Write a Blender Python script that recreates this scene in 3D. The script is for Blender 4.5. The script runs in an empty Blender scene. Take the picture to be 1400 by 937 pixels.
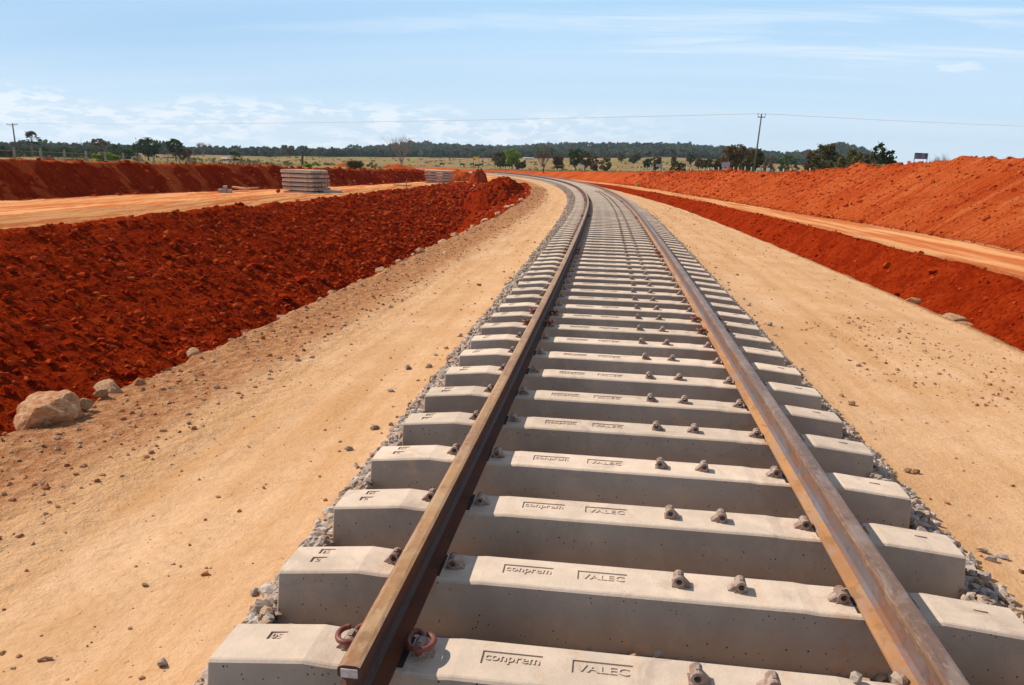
import bpy, bmesh, math, random
import numpy as np
from mathutils import Matrix, Vector
rng = np.random.default_rng(7); random.seed(7)
sc = bpy.context.scene
COL = sc.collection
# ------------------------------------------------------------------ camera
F_PX, PITCH, ROLL, YAW = 1080.34, 0.22094, 0.02711, 0.12299
CAM = np.array([-0.16531, -2.12422, 1.55152])
FW = np.array([-math.sin(YAW)*math.cos(PITCH), math.cos(YAW)*math.cos(PITCH), -math.sin(PITCH)])
_r = np.array([math.cos(YAW), math.sin(YAW), 0.0]); _u = np.cross(_r, FW)
RT = _r*math.cos(ROLL) + _u*math.sin(ROLL); UP = -_r*math.sin(ROLL) + _u*math.cos(ROLL)
cam = bpy.data.cameras.new('camera'); camo = bpy.data.objects.new('camera', cam); COL.objects.link(camo)
cam.lens = F_PX/1400*36; cam.sensor_width = 36; cam.clip_start = 0.05; cam.clip_end = 9000
camo.matrix_world = Matrix(((RT[0], UP[0], -FW[0], CAM[0]), (RT[1], UP[1], -FW[1], CAM[1]), (RT[2], UP[2], -FW[2], CAM[2]), (0, 0, 0, 1)))
sc.camera = camo
# ------------------------------------------------------------------ sun and sky
SUN_EL = math.radians(43); SUN_A = math.radians(14)          # from the left, a little ahead
sdir = Vector((-math.cos(SUN_A)*math.cos(SUN_EL), math.sin(SUN_A)*math.cos(SUN_EL), math.sin(SUN_EL)))
sl = bpy.data.lights.new('sun', 'SUN'); sl.energy = 4.5; sl.angle = math.radians(0.5); sl.color = (1.0, 0.93, 0.83)
so = bpy.data.objects.new('sun', sl); COL.objects.link(so); so.rotation_euler = sdir.to_track_quat('Z', 'Y').to_euler()
W = bpy.data.worlds.new('World'); sc.world = W; W.use_nodes = True
sc.view_settings.view_transform = 'Standard'; sc.view_settings.look = 'None'
sc.view_settings.exposure = 0.12; sc.view_settings.gamma = 1; sc.view_settings.use_curve_mapping = False
sc.render.engine = 'CYCLES'

class NT:
    """tiny helper for node trees"""
    def __init__(s, nt): s.nt = nt
    def n(s, typ, **kw):
        nd = s.nt.nodes.new(typ)
        ins = kw.pop('ins', {})
        for k, v in kw.items(): setattr(nd, k, v)
        for k, v in ins.items():
            if hasattr(v, 'is_output'): s.nt.links.new(v, nd.inputs[k])
            else: nd.inputs[k].default_value = v
        return nd
    def math(s, op, a, b=0.0, c=0.0, clamp=False):
        nd = s.nt.nodes.new('ShaderNodeMath'); nd.operation = op; nd.use_clamp = clamp
        for i, v in enumerate((a, b, c)):
            if hasattr(v, 'is_output'): s.nt.links.new(v, nd.inputs[i])
            else: nd.inputs[i].default_value = v
        return nd.outputs[0]
    def mix(s, f, a, b, blend='MIX'):
        nd = s.nt.nodes.new('ShaderNodeMix'); nd.data_type = 'RGBA'; nd.blend_type = blend
        for i, v in ((0, f), (6, a), (7, b)):
            if hasattr(v, 'is_output'): s.nt.links.new(v, nd.inputs[i])
            elif i == 0: nd.inputs[0].default_value = v
            else: nd.inputs[i].default_value = tuple(v) + (1,) if len(v) == 3 else v
        return nd.outputs[2]
    def noise(s, vec, scale, detail=4, rough=.55, dist=0):
        return s.n('ShaderNodeTexNoise', ins={'Vector': vec, 'Scale': scale, 'Detail': detail, 'Roughness': rough, 'Distortion': dist}).outputs['Fac']
    def ramp(s, f, lo, hi):
        return s.n('ShaderNodeMapRange', interpolation_type='SMOOTHSTEP', ins={'Value': f, 'From Min': lo, 'From Max': hi}).outputs[0]
    def scale(s, vec, sc3):
        return s.n('ShaderNodeMapping', ins={'Vector': vec, 'Scale': sc3}).outputs[0]

def build_world():
    nt = W.node_tree; nt.nodes.clear(); h = NT(nt)
    sky = h.n('ShaderNodeTexSky', sky_type='NISHITA')
    sky.sun_disc = False; sky.sun_elevation = SUN_EL
    sky.sun_rotation = math.atan2(sdir.x, sdir.y)
    sky.air_density = 1.0; sky.dust_density = 0.7; sky.ozone_density = 1.6; sky.altitude = 200
    d = h.n('ShaderNodeTexCoord').outputs['Generated']
    sep = h.n('ShaderNodeSeparateXYZ', ins={0: d})
    x, y, z = sep.outputs
    zz = h.math('MAXIMUM', z, 0.0)
    # low bank of little cumulus: azimuth / elevation coordinates
    az = h.math('ARCTAN2', x, y)
    band = h.n('ShaderNodeCombineXYZ', ins={0: az, 1: h.math('MULTIPLY', zz, 3.4), 2: 0.0}).outputs[0]
    c1 = h.noise(band, 30, 8, .62, .2)
    c1 = h.math('MULTIPLY', h.ramp(c1, .44, .56), h.ramp(h.noise(band, 7, 3, .5), .33, .50))
    low = h.math('MULTIPLY', h.ramp(zz, .006, .022), h.math('SUBTRACT', 1.0, h.ramp(zz, .052, .078)))
    leftw = h.math('SUBTRACT', 1.0, h.ramp(az, -.12, .12))
    leftw = h.math('MULTIPLY_ADD', leftw, .9, .08)
    c1 = h.math('MULTIPLY', h.math('MULTIPLY', c1, low), leftw)
    # thin cirrus: projected on a high plane, stretched
    den = h.math('ADD', zz, .10)
    pl = h.n('ShaderNodeCombineXYZ', ins={0: h.math('DIVIDE', x, den), 1: h.math('DIVIDE', y, den), 2: 0.0}).outputs[0]
    pl = h.n('ShaderNodeMapping', ins={'Vector': pl, 'Rotation': (0, 0, math.radians(-58)), 'Scale': (.38, 2.0, 1)}).outputs[0]
    c2 = h.ramp(h.noise(pl, 1.3, 7, .62, .7), .43, .74)
    c2 = h.math('MULTIPLY', c2, h.math('MULTIPLY_ADD', h.ramp(az, -.45, .30), .80, .22))
    c2 = h.math('MULTIPLY', c2, h.ramp(zz, .07, .16))
    # broad veil
    veil = h.math('MULTIPLY', h.ramp(h.noise(pl, .45, 3, .5), .35, .75), .22)
    # one small lone cloud high on the right
    def blob(a0, z0, ra, rz):
        u = h.math('DIVIDE', h.math('SUBTRACT', az, a0), ra); v = h.math('DIVIDE', h.math('SUBTRACT', zz, z0), rz)
        r = h.math('ADD', h.math('MULTIPLY', u, u), h.math('MULTIPLY', v, v))
        r = h.math('ADD', r, h.math('MULTIPLY', h.math('SUBTRACT', h.noise(band, 60, 4, .6), .5), 2.2))
        return h.math('MULTIPLY', h.math('SUBTRACT', 1.0, h.ramp(r, .1, 1.1)), .6)
    b1 = blob(.363, .113, .026, .0065)
    cl = h.math('MAXIMUM', h.math('MAXIMUM', c1, c2), h.math('MAXIMUM', b1, veil), clamp=True)
    # pale humid air low over the land
    low_c = h.mix(h.n('ShaderNodeMapRange', ins={'Value': zz, 'From Min': .005, 'From Max': .17}).outputs[0], (8.1, 9.8, 11.2), (5.3, 8.2, 11.2))
    deep = h.math('MULTIPLY', h.math('SUBTRACT', 1.0, h.ramp(az, -.62, -.05)), h.ramp(zz, .03, .17))
    low_c = h.mix(h.math('MULTIPLY', deep, .8), low_c, (3.9, 6.6, 9.9))
    hz = h.math('MULTIPLY', h.math('SUBTRACT', 1.0, h.ramp(zz, .14, .62)), .93)
    skyc = h.mix(hz, sky.outputs[0], low_c)
    skyc = h.mix(h.math('MULTIPLY', cl, .85), skyc, (10.2, 10.9, 11.7))
    bg = h.n('ShaderNodeBackground', ins={'Color': skyc, 'Strength': 0.085})
    out = h.n('ShaderNodeOutputWorld'); nt.links.new(bg.outputs[0], out.inputs[0])
build_world()

# ------------------------------------------------------------------ track frame
DS = .25
SS = np.arange(-20, 330, DS)
KAP = np.where(SS < 24.8, .00081, .00236)
_i0 = int(np.argmin(abs(SS)))
TH = np.cumsum(KAP*DS); TH -= TH[_i0]
TX = -np.cumsum(np.sin(TH))*DS; TY = np.cumsum(np.cos(TH))*DS; TX -= TX[_i0]; TY -= TY[_i0]
def tr(s, t):
    """track coordinates -> world x, y, heading"""
    s = np.asarray(s, float); th = np.interp(s, SS, TH)
    return np.interp(s, SS, TX) + t*np.cos(th), np.interp(s, SS, TY) + t*np.sin(th), th
def st(x, y):
    j = int(np.argmin((TX-x)**2 + (TY-y)**2)); dx, dy = x-TX[j], y-TY[j]
    return SS[j] - dx*math.sin(TH[j]) + dy*math.cos(TH[j]), dx*math.cos(TH[j]) + dy*math.sin(TH[j])
def at(px, dist):
    """ground position on the bearing of photo column px (at the horizon) and at a forward distance"""
    d = FW + RT*(px-700)/F_PX - UP*(-240)/F_PX*0 + UP*(468.5-225)/F_PX
    return CAM[0] + d[0]*dist, CAM[1] + d[1]*dist
def hor(px): return 206.8 + px*0.02715
def ht(px, py, dist): return CAM[2] + (hor(px)-py)*dist/F_PX*1.0

# ------------------------------------------------------------------ noise
def _hash(ix, iy, seed):
    n = (ix*374761393 + iy*668265263 + seed*1442695041) & 0xffffffff
    n = ((n ^ (n >> 13))*1274126177) & 0xffffffff
    return ((n ^ (n >> 16)) & 0xffff)/65535.0
def vn(x, y, seed=0):
    x = np.asarray(x, float); y = np.asarray(y, float)
    ix = np.floor(x).astype(np.int64); iy = np.floor(y).astype(np.int64); fx = x-ix; fy = y-iy
    fx = fx*fx*(3-2*fx); fy = fy*fy*(3-2*fy)
    a = _hash(ix, iy, seed); b = _hash(ix+1, iy, seed); c = _hash(ix, iy+1, seed); d = _hash(ix+1, iy+1, seed)
    return (a+(b-a)*fx)*(1-fy) + (c+(d-c)*fx)*fy - .5
def fbm(x, y, octv=4, seed=0, gain=.5):
    o = 0; a = 1; t = 0
    for i in range(octv):
        o = o + a*vn(x*2**i + 17*i, y*2**i - 9*i, seed+i); t += a; a *= gain
    return o/t*2

# ------------------------------------------------------------------ object helpers
def mesh_np(name, V, Fc, mat=None, smooth=False):
    """V (n,3), Fc (m,k) constant face size"""
    me = bpy.data.meshes.new(name); V = np.ascontiguousarray(V, np.float32); Fc = np.ascontiguousarray(Fc, np.int32)
    m, k = Fc.shape
    me.vertices.add(len(V)); me.vertices.foreach_set('co', V.ravel())
    me.loops.add(m*k); me.loops.foreach_set('vertex_index', Fc.ravel())
    me.polygons.add(m); me.polygons.foreach_set('loop_start', np.arange(0, m*k, k, dtype=np.int32))
    me.polygons.foreach_set('use_smooth', np.full(m, bool(smooth)))
    me.update(calc_edges=True)
    if mat: me.materials.append(mat)
    return me
def link(name, me, parent=None):
    o = bpy.data.objects.new(name, me); COL.objects.link(o)
    if parent is not None: o.parent = parent
    return o
def tag(o, label, cat, group=None, kind=None):
    if label: o['label'] = label
    if cat: o['category'] = cat
    if group: o['group'] = group
    if kind: o['kind'] = kind
    return o
def empty(name, loc=(0, 0, 0), rz=0):
    o = bpy.data.objects.new(name, None); COL.objects.link(o); o.location = loc; o.rotation_euler = (0, 0, rz); o.empty_display_size = .1
    return o
class MB:
    """collects simple shapes into one mesh"""
    def __init__(s): s.v = []; s.f = []; s.m = []; s.mi = 0
    def add(s, V, Fs):
        o = len(s.v); s.v += [tuple(p) for p in V]; s.f += [tuple(i+o for i in f) for f in Fs]; s.m += [s.mi]*len(Fs)
    def box(s, c, d, rz=0, rx=0, ry=0, taper=1.0):
        R = Matrix.Rotation(rz, 3, 'Z') @ Matrix.Rotation(rx, 3, 'X') @ Matrix.Rotation(ry, 3, 'Y')
        V = []
        for k in (-1, 1):
            tp = taper if k > 0 else 1
            for i, j in ((-1, -1), (1, -1), (1, 1), (-1, 1)):
                p = R @ Vector((i*d[0]/2*tp, j*d[1]/2*tp, k*d[2]/2)); V.append((p.x+c[0], p.y+c[1], p.z+c[2]))
        s.add(V, [(3, 2, 1, 0), (4, 5, 6, 7), (0, 1, 5, 4), (1, 2, 6, 5), (2, 3, 7, 6), (3, 0, 4, 7)])
    def tube(s, pts, r, n=8, cap=True):
        pts = [Vector(p) for p in pts]; rs = r if isinstance(r, (list, tuple)) else [r]*len(pts)
        V = []; up = Vector((0, 0, 1))
        prev = None
        for i, p in enumerate(pts):
            d = (pts[min(i+1, len(pts)-1)] - pts[max(i-1, 0)]).normalized()
            a = prev if prev is not None else (up if abs(d.z) < .9 else Vector((1, 0, 0)))
            a = (a - d*a.dot(d))
            if a.length < 1e-4: a = Vector((1, 0, 0)) - d*d.x
            a.normalize(); prev = a; b = d.cross(a)
            for k in range(n):
                q = p + (a*math.cos(2*math.pi*k/n) + b*math.sin(2*math.pi*k/n))*rs[i]; V.append(q)
        Fs = []
        for i in range(len(pts)-1):
            for k in range(n):
                k2 = (k+1) % n; Fs.append((i*n+k, i*n+k2, (i+1)*n+k2, (i+1)*n+k))
        if cap: Fs += [tuple(range(n))[::-1], tuple((len(pts)-1)*n+k for k in range(n))]
        s.add(V, Fs)
    def mesh(s, name, mats, smooth=False, bevel=0):
        me = bpy.data.meshes.new(name); me.from_pydata(s.v, [], s.f)
        for m in (mats if isinstance(mats, (list, tuple)) else [mats]): me.materials.append(m)
        me.polygons.foreach_set('material_index', s.m)
        if smooth: me.polygons.foreach_set('use_smooth', np.ones(len(s.f), bool))
        me.update()
        if bevel:
            bm = bmesh.new(); bm.from_mesh(me); bmesh.ops.recalc_face_normals(bm, faces=bm.faces)
            bmesh.ops.bevel(bm, geom=list(bm.edges), offset=bevel, segments=2, affect='EDGES', profile=.5, clamp_overlap=True)
            bm.to_mesh(me); bm.free()
        return me

# ------------------------------------------------------------------ materials
def mat(name):
    m = bpy.data.materials.new(name); m.use_nodes = True; nt = m.node_tree; nt.nodes.clear(); h = NT(nt)
    h.out = h.n('ShaderNodeOutputMaterial'); h.b = h.n('ShaderNodeBsdfPrincipled'); nt.links.new(h.b.outputs[0], h.out.inputs[0])
    h.b.inputs['Roughness'].default_value = .9; h.b.inputs['Specular IOR Level'].default_value = .0
    return m, h
def setc(h, c): 
    if hasattr(c, 'is_output'): h.nt.links.new(c, h.b.inputs['Base Color'])
    else: h.b.inputs['Base Color'].default_value = tuple(c)+(1,)
def bump(h, fac, strength, dist=1.0, prev=None):
    ins = {'Height': fac, 'Strength': strength, 'Distance': dist}
    if prev is not None: ins['Normal'] = prev
    return h.n('ShaderNodeBump', ins=ins).outputs[0]
def setn(h, n): h.nt.links.new(n, h.b.inputs['Normal'])

def m_ground():
    m, h = mat('site_earth')
    pos = h.n('ShaderNodeNewGeometry').outputs['Position']
    uv = h.n('ShaderNodeUVMap', uv_map='track').outputs[0]
    att = h.n('ShaderNodeAttribute', attribute_name='zone')
    sep = h.n('ShaderNodeSeparateColor', ins={0: att.outputs['Color']})
    red, road, grav = sep.outputs; rough = att.outputs['Alpha']
    n1 = h.noise(pos, 1.3, 5, .6); n2 = h.noise(pos, 9, 5, .6); n3 = h.noise(pos, 60, 4, .65); n4 = h.noise(pos, .25, 3)
    streak = h.noise(h.scale(uv, (5, .22, 1)), 1, 5, .6, .3)
    fine = h.noise(h.scale(uv, (30, 1.2, 1)), 1, 4, .6)
    # sandy path
    sand = h.mix(h.ramp(n1, .3, .7), (.62, .35, .175), (.71, .435, .24))
    sand = h.mix(h.math('MULTIPLY', h.ramp(streak, .42, .68), .6), sand, (.57, .30, .125))
    dots = h.n('ShaderNodeTexVoronoi', ins={'Vector': pos, 'Scale': 26.0})
    dsz = h.math('MULTIPLY', h.n('ShaderNodeSeparateColor', ins={0: dots.outputs['Color']}).outputs[1], .16)
    dpk = h.math('GREATER_THAN', h.n('ShaderNodeSeparateColor', ins={0: dots.outputs['Color']}).outputs[0], .72)
    dot = h.math('MULTIPLY', h.math('LESS_THAN', dots.outputs['Distance'], dsz), dpk)
    su = h.n('ShaderNodeSeparateXYZ', ins={0: uv}); ut, us = su.outputs[0], su.outputs[1]
    wob = h.math('MULTIPLY', h.math('SUBTRACT', h.noise(h.n('ShaderNodeCombineXYZ', ins={1: us}).outputs[0], .12, 2), .5), 1.1)
    def trk(c0, w): return h.math('SUBTRACT', 1.0, h.ramp(h.math('ABSOLUTE', h.math('SUBTRACT', h.math('ADD', ut, wob), c0)), w*.45, w))
    tracks = h.math('MAXIMUM', h.math('MAXIMUM', trk(-2.25, .17), trk(-2.75, .12)), h.math('MAXIMUM', trk(2.55, .16), h.math('MULTIPLY', trk(3.3, .14), .7)))
    tread = h.math('MULTIPLY', tracks, h.math('MULTIPLY_ADD', h.math('SINE', h.math('MULTIPLY_ADD', us, 78.0, h.math('MULTIPLY', ut, 40.0))), .5, .5))
    tracks = h.math('MULTIPLY', tracks, h.ramp(h.noise(pos, .9, 3), .35, .6))
    tread = h.math('MULTIPLY', tread, h.ramp(h.noise(pos, 1.4, 3), .42, .6))
    n5 = h.noise(pos, 22, 5, .7)
    sand = h.mix(h.math('MULTIPLY', h.ramp(n5, .45, .62), .20), sand, (.50, .25, .115))
    sand = h.mix(h.math('MULTIPLY', h.ramp(n2, .5, .75), .35), sand, (.50, .25, .105))
    sand = h.mix(h.math('MULTIPLY', h.ramp(n3, .58, .75), .35), sand, (.42, .20, .085))
    # pale dust patches
    sand = h.mix(h.math('MULTIPLY', h.ramp(h.noise(pos, .55, 4), .52, .72), .4), sand, (.74, .49, .30))
    sand = h.mix(h.math('MULTIPLY', tracks, .38), sand, (.52, .27, .11))
    sand = h.mix(h.math('MULTIPLY', dot, .75), sand, (.30, .11, .045))
    # shoulder: tan with crumbs
    sh = h.mix(h.ramp(n2, .35, .65), (.40, .165, .068), (.56, .29, .14))
    sh = h.mix(h.ramp(n3, .5, .7), sh, (.34, .12, .045))
    groove = h.noise(h.scale(uv, (.35, 3.2, 1)), 1, 5, .6, .4)
    # red earth
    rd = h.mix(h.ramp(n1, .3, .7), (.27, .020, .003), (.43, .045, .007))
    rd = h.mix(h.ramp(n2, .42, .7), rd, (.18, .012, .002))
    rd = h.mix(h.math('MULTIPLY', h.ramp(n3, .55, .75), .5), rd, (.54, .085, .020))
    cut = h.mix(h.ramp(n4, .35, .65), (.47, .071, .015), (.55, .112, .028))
    rd = h.mix(h.math('MULTIPLY', h.ramp(groove, .50, .66), h.math('MULTIPLY_ADD', h.math('LESS_THAN', h.n('ShaderNodeSeparateXYZ', ins={0: uv}).outputs[0], 0.0), .45, .15)), rd, (.16, .010, .002))  # shadow in the grooves painted as darker earth, stronger on the left
    cut = h.mix(h.math('MULTIPLY', h.ramp(n2, .5, .66), .55), cut, (.36, .042, .008))
    cut = h.mix(h.ramp(groove, .52, .68), cut, (.34, .036, .007))
    cut = h.mix(h.math('MULTIPLY', h.ramp(groove, .48, .3), .5), cut, (.66, .20, .075))
    # service road
    ro = h.mix(h.ramp(h.noise(h.scale(uv, (1.3, .10, 1)), 1, 5, .6, .6), .40, .60), (.74, .36, .15), (.56, .16, .052))
    ro = h.mix(h.math('MULTIPLY', h.ramp(n2, .5, .7), .3), ro, (.48, .12, .04))
    # gravel bed
    vor = h.n('ShaderNodeTexVoronoi', ins={'Vector': pos, 'Scale': 22.0})
    gr = h.mix(h.n('ShaderNodeSeparateColor', ins={0: vor.outputs['Color']}).outputs[0], (.20, .165, .14), (.46, .40, .35))
    def msk(x, w, c=.5): return h.ramp(h.math('ADD', x, h.math('MULTIPLY', h.math('SUBTRACT', h.math('MULTIPLY_ADD', n2, .5, h.math('MULTIPLY', n1, .5)), .5), w)), c-.12, c+.12)
    cutm = h.n('ShaderNodeAttribute', attribute_name='cutm').outputs['Fac']
    fld = h.n('ShaderNodeAttribute', attribute_name='fieldm').outputs['Fac']
    c = h.mix(msk(rough, 1.0), sand, sh)
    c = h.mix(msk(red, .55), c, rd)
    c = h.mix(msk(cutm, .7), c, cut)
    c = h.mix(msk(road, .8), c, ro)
    c = h.mix(msk(grav, .8), c, gr)
    grass = h.mix(h.ramp(h.noise(pos, .35, 5), .4, .6), (.30, .20, .085), (.24, .19, .07))
    c = h.mix(msk(fld, 1.2), c, grass)
    setc(h, c)
    nb = h.math('MULTIPLY_ADD', n3, .010, h.math('MULTIPLY', n2, .045))
    nb2 = h.math('MULTIPLY_ADD', fine, .0022, h.math('MULTIPLY_ADD', n5, .007, h.math('MULTIPLY_ADD', dot, .004, h.math('MULTIPLY', tread, .0035))))
    rr = h.math('MAXIMUM', h.math('MAXIMUM', red, cutm), h.math('MULTIPLY', rough, .55), clamp=True)
    hgt = h.math('MULTIPLY', nb, h.math('MULTIPLY_ADD', rr, 3.4, .30))
    hgt = h.math('ADD', hgt, nb2)
    hgt = h.math('ADD', hgt, h.math('MULTIPLY', h.math('MULTIPLY', groove, h.math('MAXIMUM', cutm, h.math('MULTIPLY', red, .8))), -.16))
    hgt = h.math('ADD', hgt, h.math('MULTIPLY', h.math('MULTIPLY', h.math('SUBTRACT', 1.0, vor.outputs['Distance']), grav), .02))
    setn(h, bump(h, hgt, 1.0, 1.0))
    return m
def m_simple(name, c1, c2, scale=8, lo=.35, hi=.65, rough=.9, bmp=0, coord='Object', spec=.15, bscale=None):
    m, h = mat(name)
    tc = h.n('ShaderNodeTexCoord').outputs[coord]
    oi = h.n('ShaderNodeObjectInfo').outputs['Random']
    v = h.n('ShaderNodeVectorMath', operation='ADD', ins={0: tc, 1: h.n('ShaderNodeCombineXYZ', ins={0: h.math('MULTIPLY', oi, 37.0), 1: h.math('MULTIPLY', oi, 11.0)}).outputs[0]}).outputs[0]
    n = h.noise(v, scale, 5, .6)
    setc(h, h.mix(h.ramp(n, lo, hi), c1, c2)); h.b.inputs['Roughness'].default_value = rough; h.b.inputs['Specular IOR Level'].default_value = spec
    if bmp: setn(h, bump(h, h.noise(v, bscale or scale*4, 5, .65), 1.0, bmp))
    return m
def m_varied(name, cols, jit=.0, bmp=0, bscale=40):
    """colour from a per-piece random attribute 'rnd'"""
    m, h = mat(name); a = h.n('ShaderNodeAttribute', attribute_name='rnd').outputs['Fac']
    cr = h.n('ShaderNodeValToRGB', ins={0: a}); el = cr.color_ramp.elements
    while len(el) < len(cols): el.new(.5)
    for i, c in enumerate(cols): el[i].position = i/(len(cols)-1); el[i].color = tuple(c)+(1,)
    pos = h.n('ShaderNodeNewGeometry').outputs['Position']
    n = h.noise(pos, bscale, 4, .6)
    setc(h, h.mix(h.math('MULTIPLY', h.ramp(n, .35, .7), .35), cr.outputs[0], [x*.55 for x in cols[0]]))
    if bmp: setn(h, bump(h, n, 1.0, bmp))
    return m
def m_concrete(name='sleeper_concrete'):
    m, h = mat(name)
    tc = h.n('ShaderNodeTexCoord').outputs['Object']; oi = h.n('ShaderNodeObjectInfo').outputs['Random']
    v = h.n('ShaderNodeVectorMath', operation='ADD', ins={0: tc, 1: h.n('ShaderNodeCombineXYZ', ins={0: h.math('MULTIPLY', oi, 53.0), 1: h.math('MULTIPLY', oi, 17.0), 2: h.math('MULTIPLY', oi, 5.0)}).outputs[0]}).outputs[0]
    big = h.noise(v, 1.7, 5, .6, .3); mid = h.noise(v, 9, 5, .6); fine = h.noise(v, 90, 4, .7)
    c = h.mix(h.ramp(big, .3, .7), (.36, .275, .215), (.47, .375, .30))  # base kept dark to paint the shade of the front faces
    c = h.mix(h.math('MULTIPLY', h.ramp(mid, .45, .75), .35), c, (.60, .42, .28))
    c = h.mix(h.math('MULTIPLY', h.ramp(fine, .5, .8), .25), c, (.30, .22, .17))
    # reddish dust on upward faces, paled further to paint their sunlit contrast
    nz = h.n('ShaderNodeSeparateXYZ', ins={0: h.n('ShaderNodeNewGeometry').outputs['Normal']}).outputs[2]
    dust_lit = h.math('MULTIPLY', h.ramp(nz, .6, .98), h.math('MULTIPLY_ADD', h.ramp(mid, .35, .7), .25, .62))
    c = h.mix(dust_lit, c, (.77, .595, .445))
    sp = h.n('ShaderNodeSeparateXYZ', ins={0: tc})
    # mud splash on the lower part of the sides
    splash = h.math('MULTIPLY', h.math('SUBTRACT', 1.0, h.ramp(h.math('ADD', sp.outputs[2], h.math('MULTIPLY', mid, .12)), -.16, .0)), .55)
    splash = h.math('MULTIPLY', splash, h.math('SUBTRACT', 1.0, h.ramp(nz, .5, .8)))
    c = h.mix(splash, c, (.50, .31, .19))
    # darker casting blotches and scuffs
    c = h.mix(h.math('MULTIPLY', h.ramp(h.noise(v, 3.2, 6, .7, 1.2), .52, .66), .35), c, (.34, .25, .19))
    c = h.mix(h.math('MULTIPLY', h.ramp(h.noise(v, 5.5, 6, .7, .8), .56, .70), .40), c, (.66, .39, .22))
    # rust stains round the fastenings
    rx = h.math('ABSOLUTE', h.math('SUBTRACT', h.math('ABSOLUTE', sp.outputs[0]), .85))
    rust = h.math('MULTIPLY', h.math('SUBTRACT', 1.0, h.ramp(rx, .08, .24)), h.ramp(h.noise(v, 14, 4, .6, .8), .48, .68))
    c = h.mix(h.math('MULTIPLY', rust, .5), c, (.50, .25, .12))
    # air-bubble pits
    vo = h.n('ShaderNodeTexVoronoi', ins={'Vector': v, 'Scale': 42.0, 'Randomness': 1.0})
    pick = h.math('GREATER_THAN', h.n('ShaderNodeSeparateColor', ins={0: vo.outputs['Color']}).outputs[0], .35)
    size = h.math('MULTIPLY', h.n('ShaderNodeSeparateColor', ins={0: vo.outputs['Color']}).outputs[1], .13)
    pit = h.math('MULTIPLY', h.math('LESS_THAN', vo.outputs['Distance'], h.math('ADD', size, .025)), pick)
    pit = h.math('MULTIPLY', pit, h.math('MULTIPLY_ADD', h.math('SUBTRACT', 1.0, h.ramp(nz, .4, .8)), .94, .06))
    pit = h.math('MULTIPLY', pit, h.ramp(big, .28, .42))
    c = h.mix(pit, c, (.06, .04, .03))
    tone = h.math('MULTIPLY_ADD', oi, .22, .88)
    c = h.mix(1.0, c, h.n('ShaderNodeCombineColor', ins={0: tone, 1: tone, 2: tone}).outputs[0], 'MULTIPLY')
    setc(h, c); h.b.inputs['Roughness'].default_value = .85
    setn(h, bump(h, h.math('SUBTRACT', h.math('MULTIPLY_ADD', mid, .004, h.math('MULTIPLY', fine, .0018)), h.math('MULTIPLY', pit, .004)), .9, 1.0))
    return m
def m_rust(name, a, b, c3, rough=.55, metal=0.0, spec=.3):
    m, h = mat(name)
    uv = h.n('ShaderNodeUVMap', uv_map='along').outputs[0]
    n = h.noise(h.scale(uv, (14, 1.4, 1)), 1, 5, .6, .6); n2 = h.noise(h.scale(uv, (60, 22, 1)), 1, 5, .65); n3 = h.noise(h.scale(uv, (9, 3.2, 1)), 1, 4, .6, .8)
    c = h.mix(h.ramp(n, .35, .65), a, b)
    c = h.mix(h.math('MULTIPLY', h.ramp(n2, .5, .68), .6), c, c3)
    c = h.mix(h.math('MULTIPLY', h.ramp(n3, .5, .62), .5), c, c3)
    c = h.mix(h.math('MULTIPLY', h.ramp(h.noise(h.scale(uv, (30, 9, 1)), 1, 4, .6, .5), .55, .68), .5), c, [q*.45 for q in a])
    setc(h, c); h.b.inputs['Roughness'].default_value = rough; h.b.inputs['Metallic'].default_value = metal; h.b.inputs['Specular IOR Level'].default_value = spec
    setn(h, bump(h, n2, .5, .0012))
    return m
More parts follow.
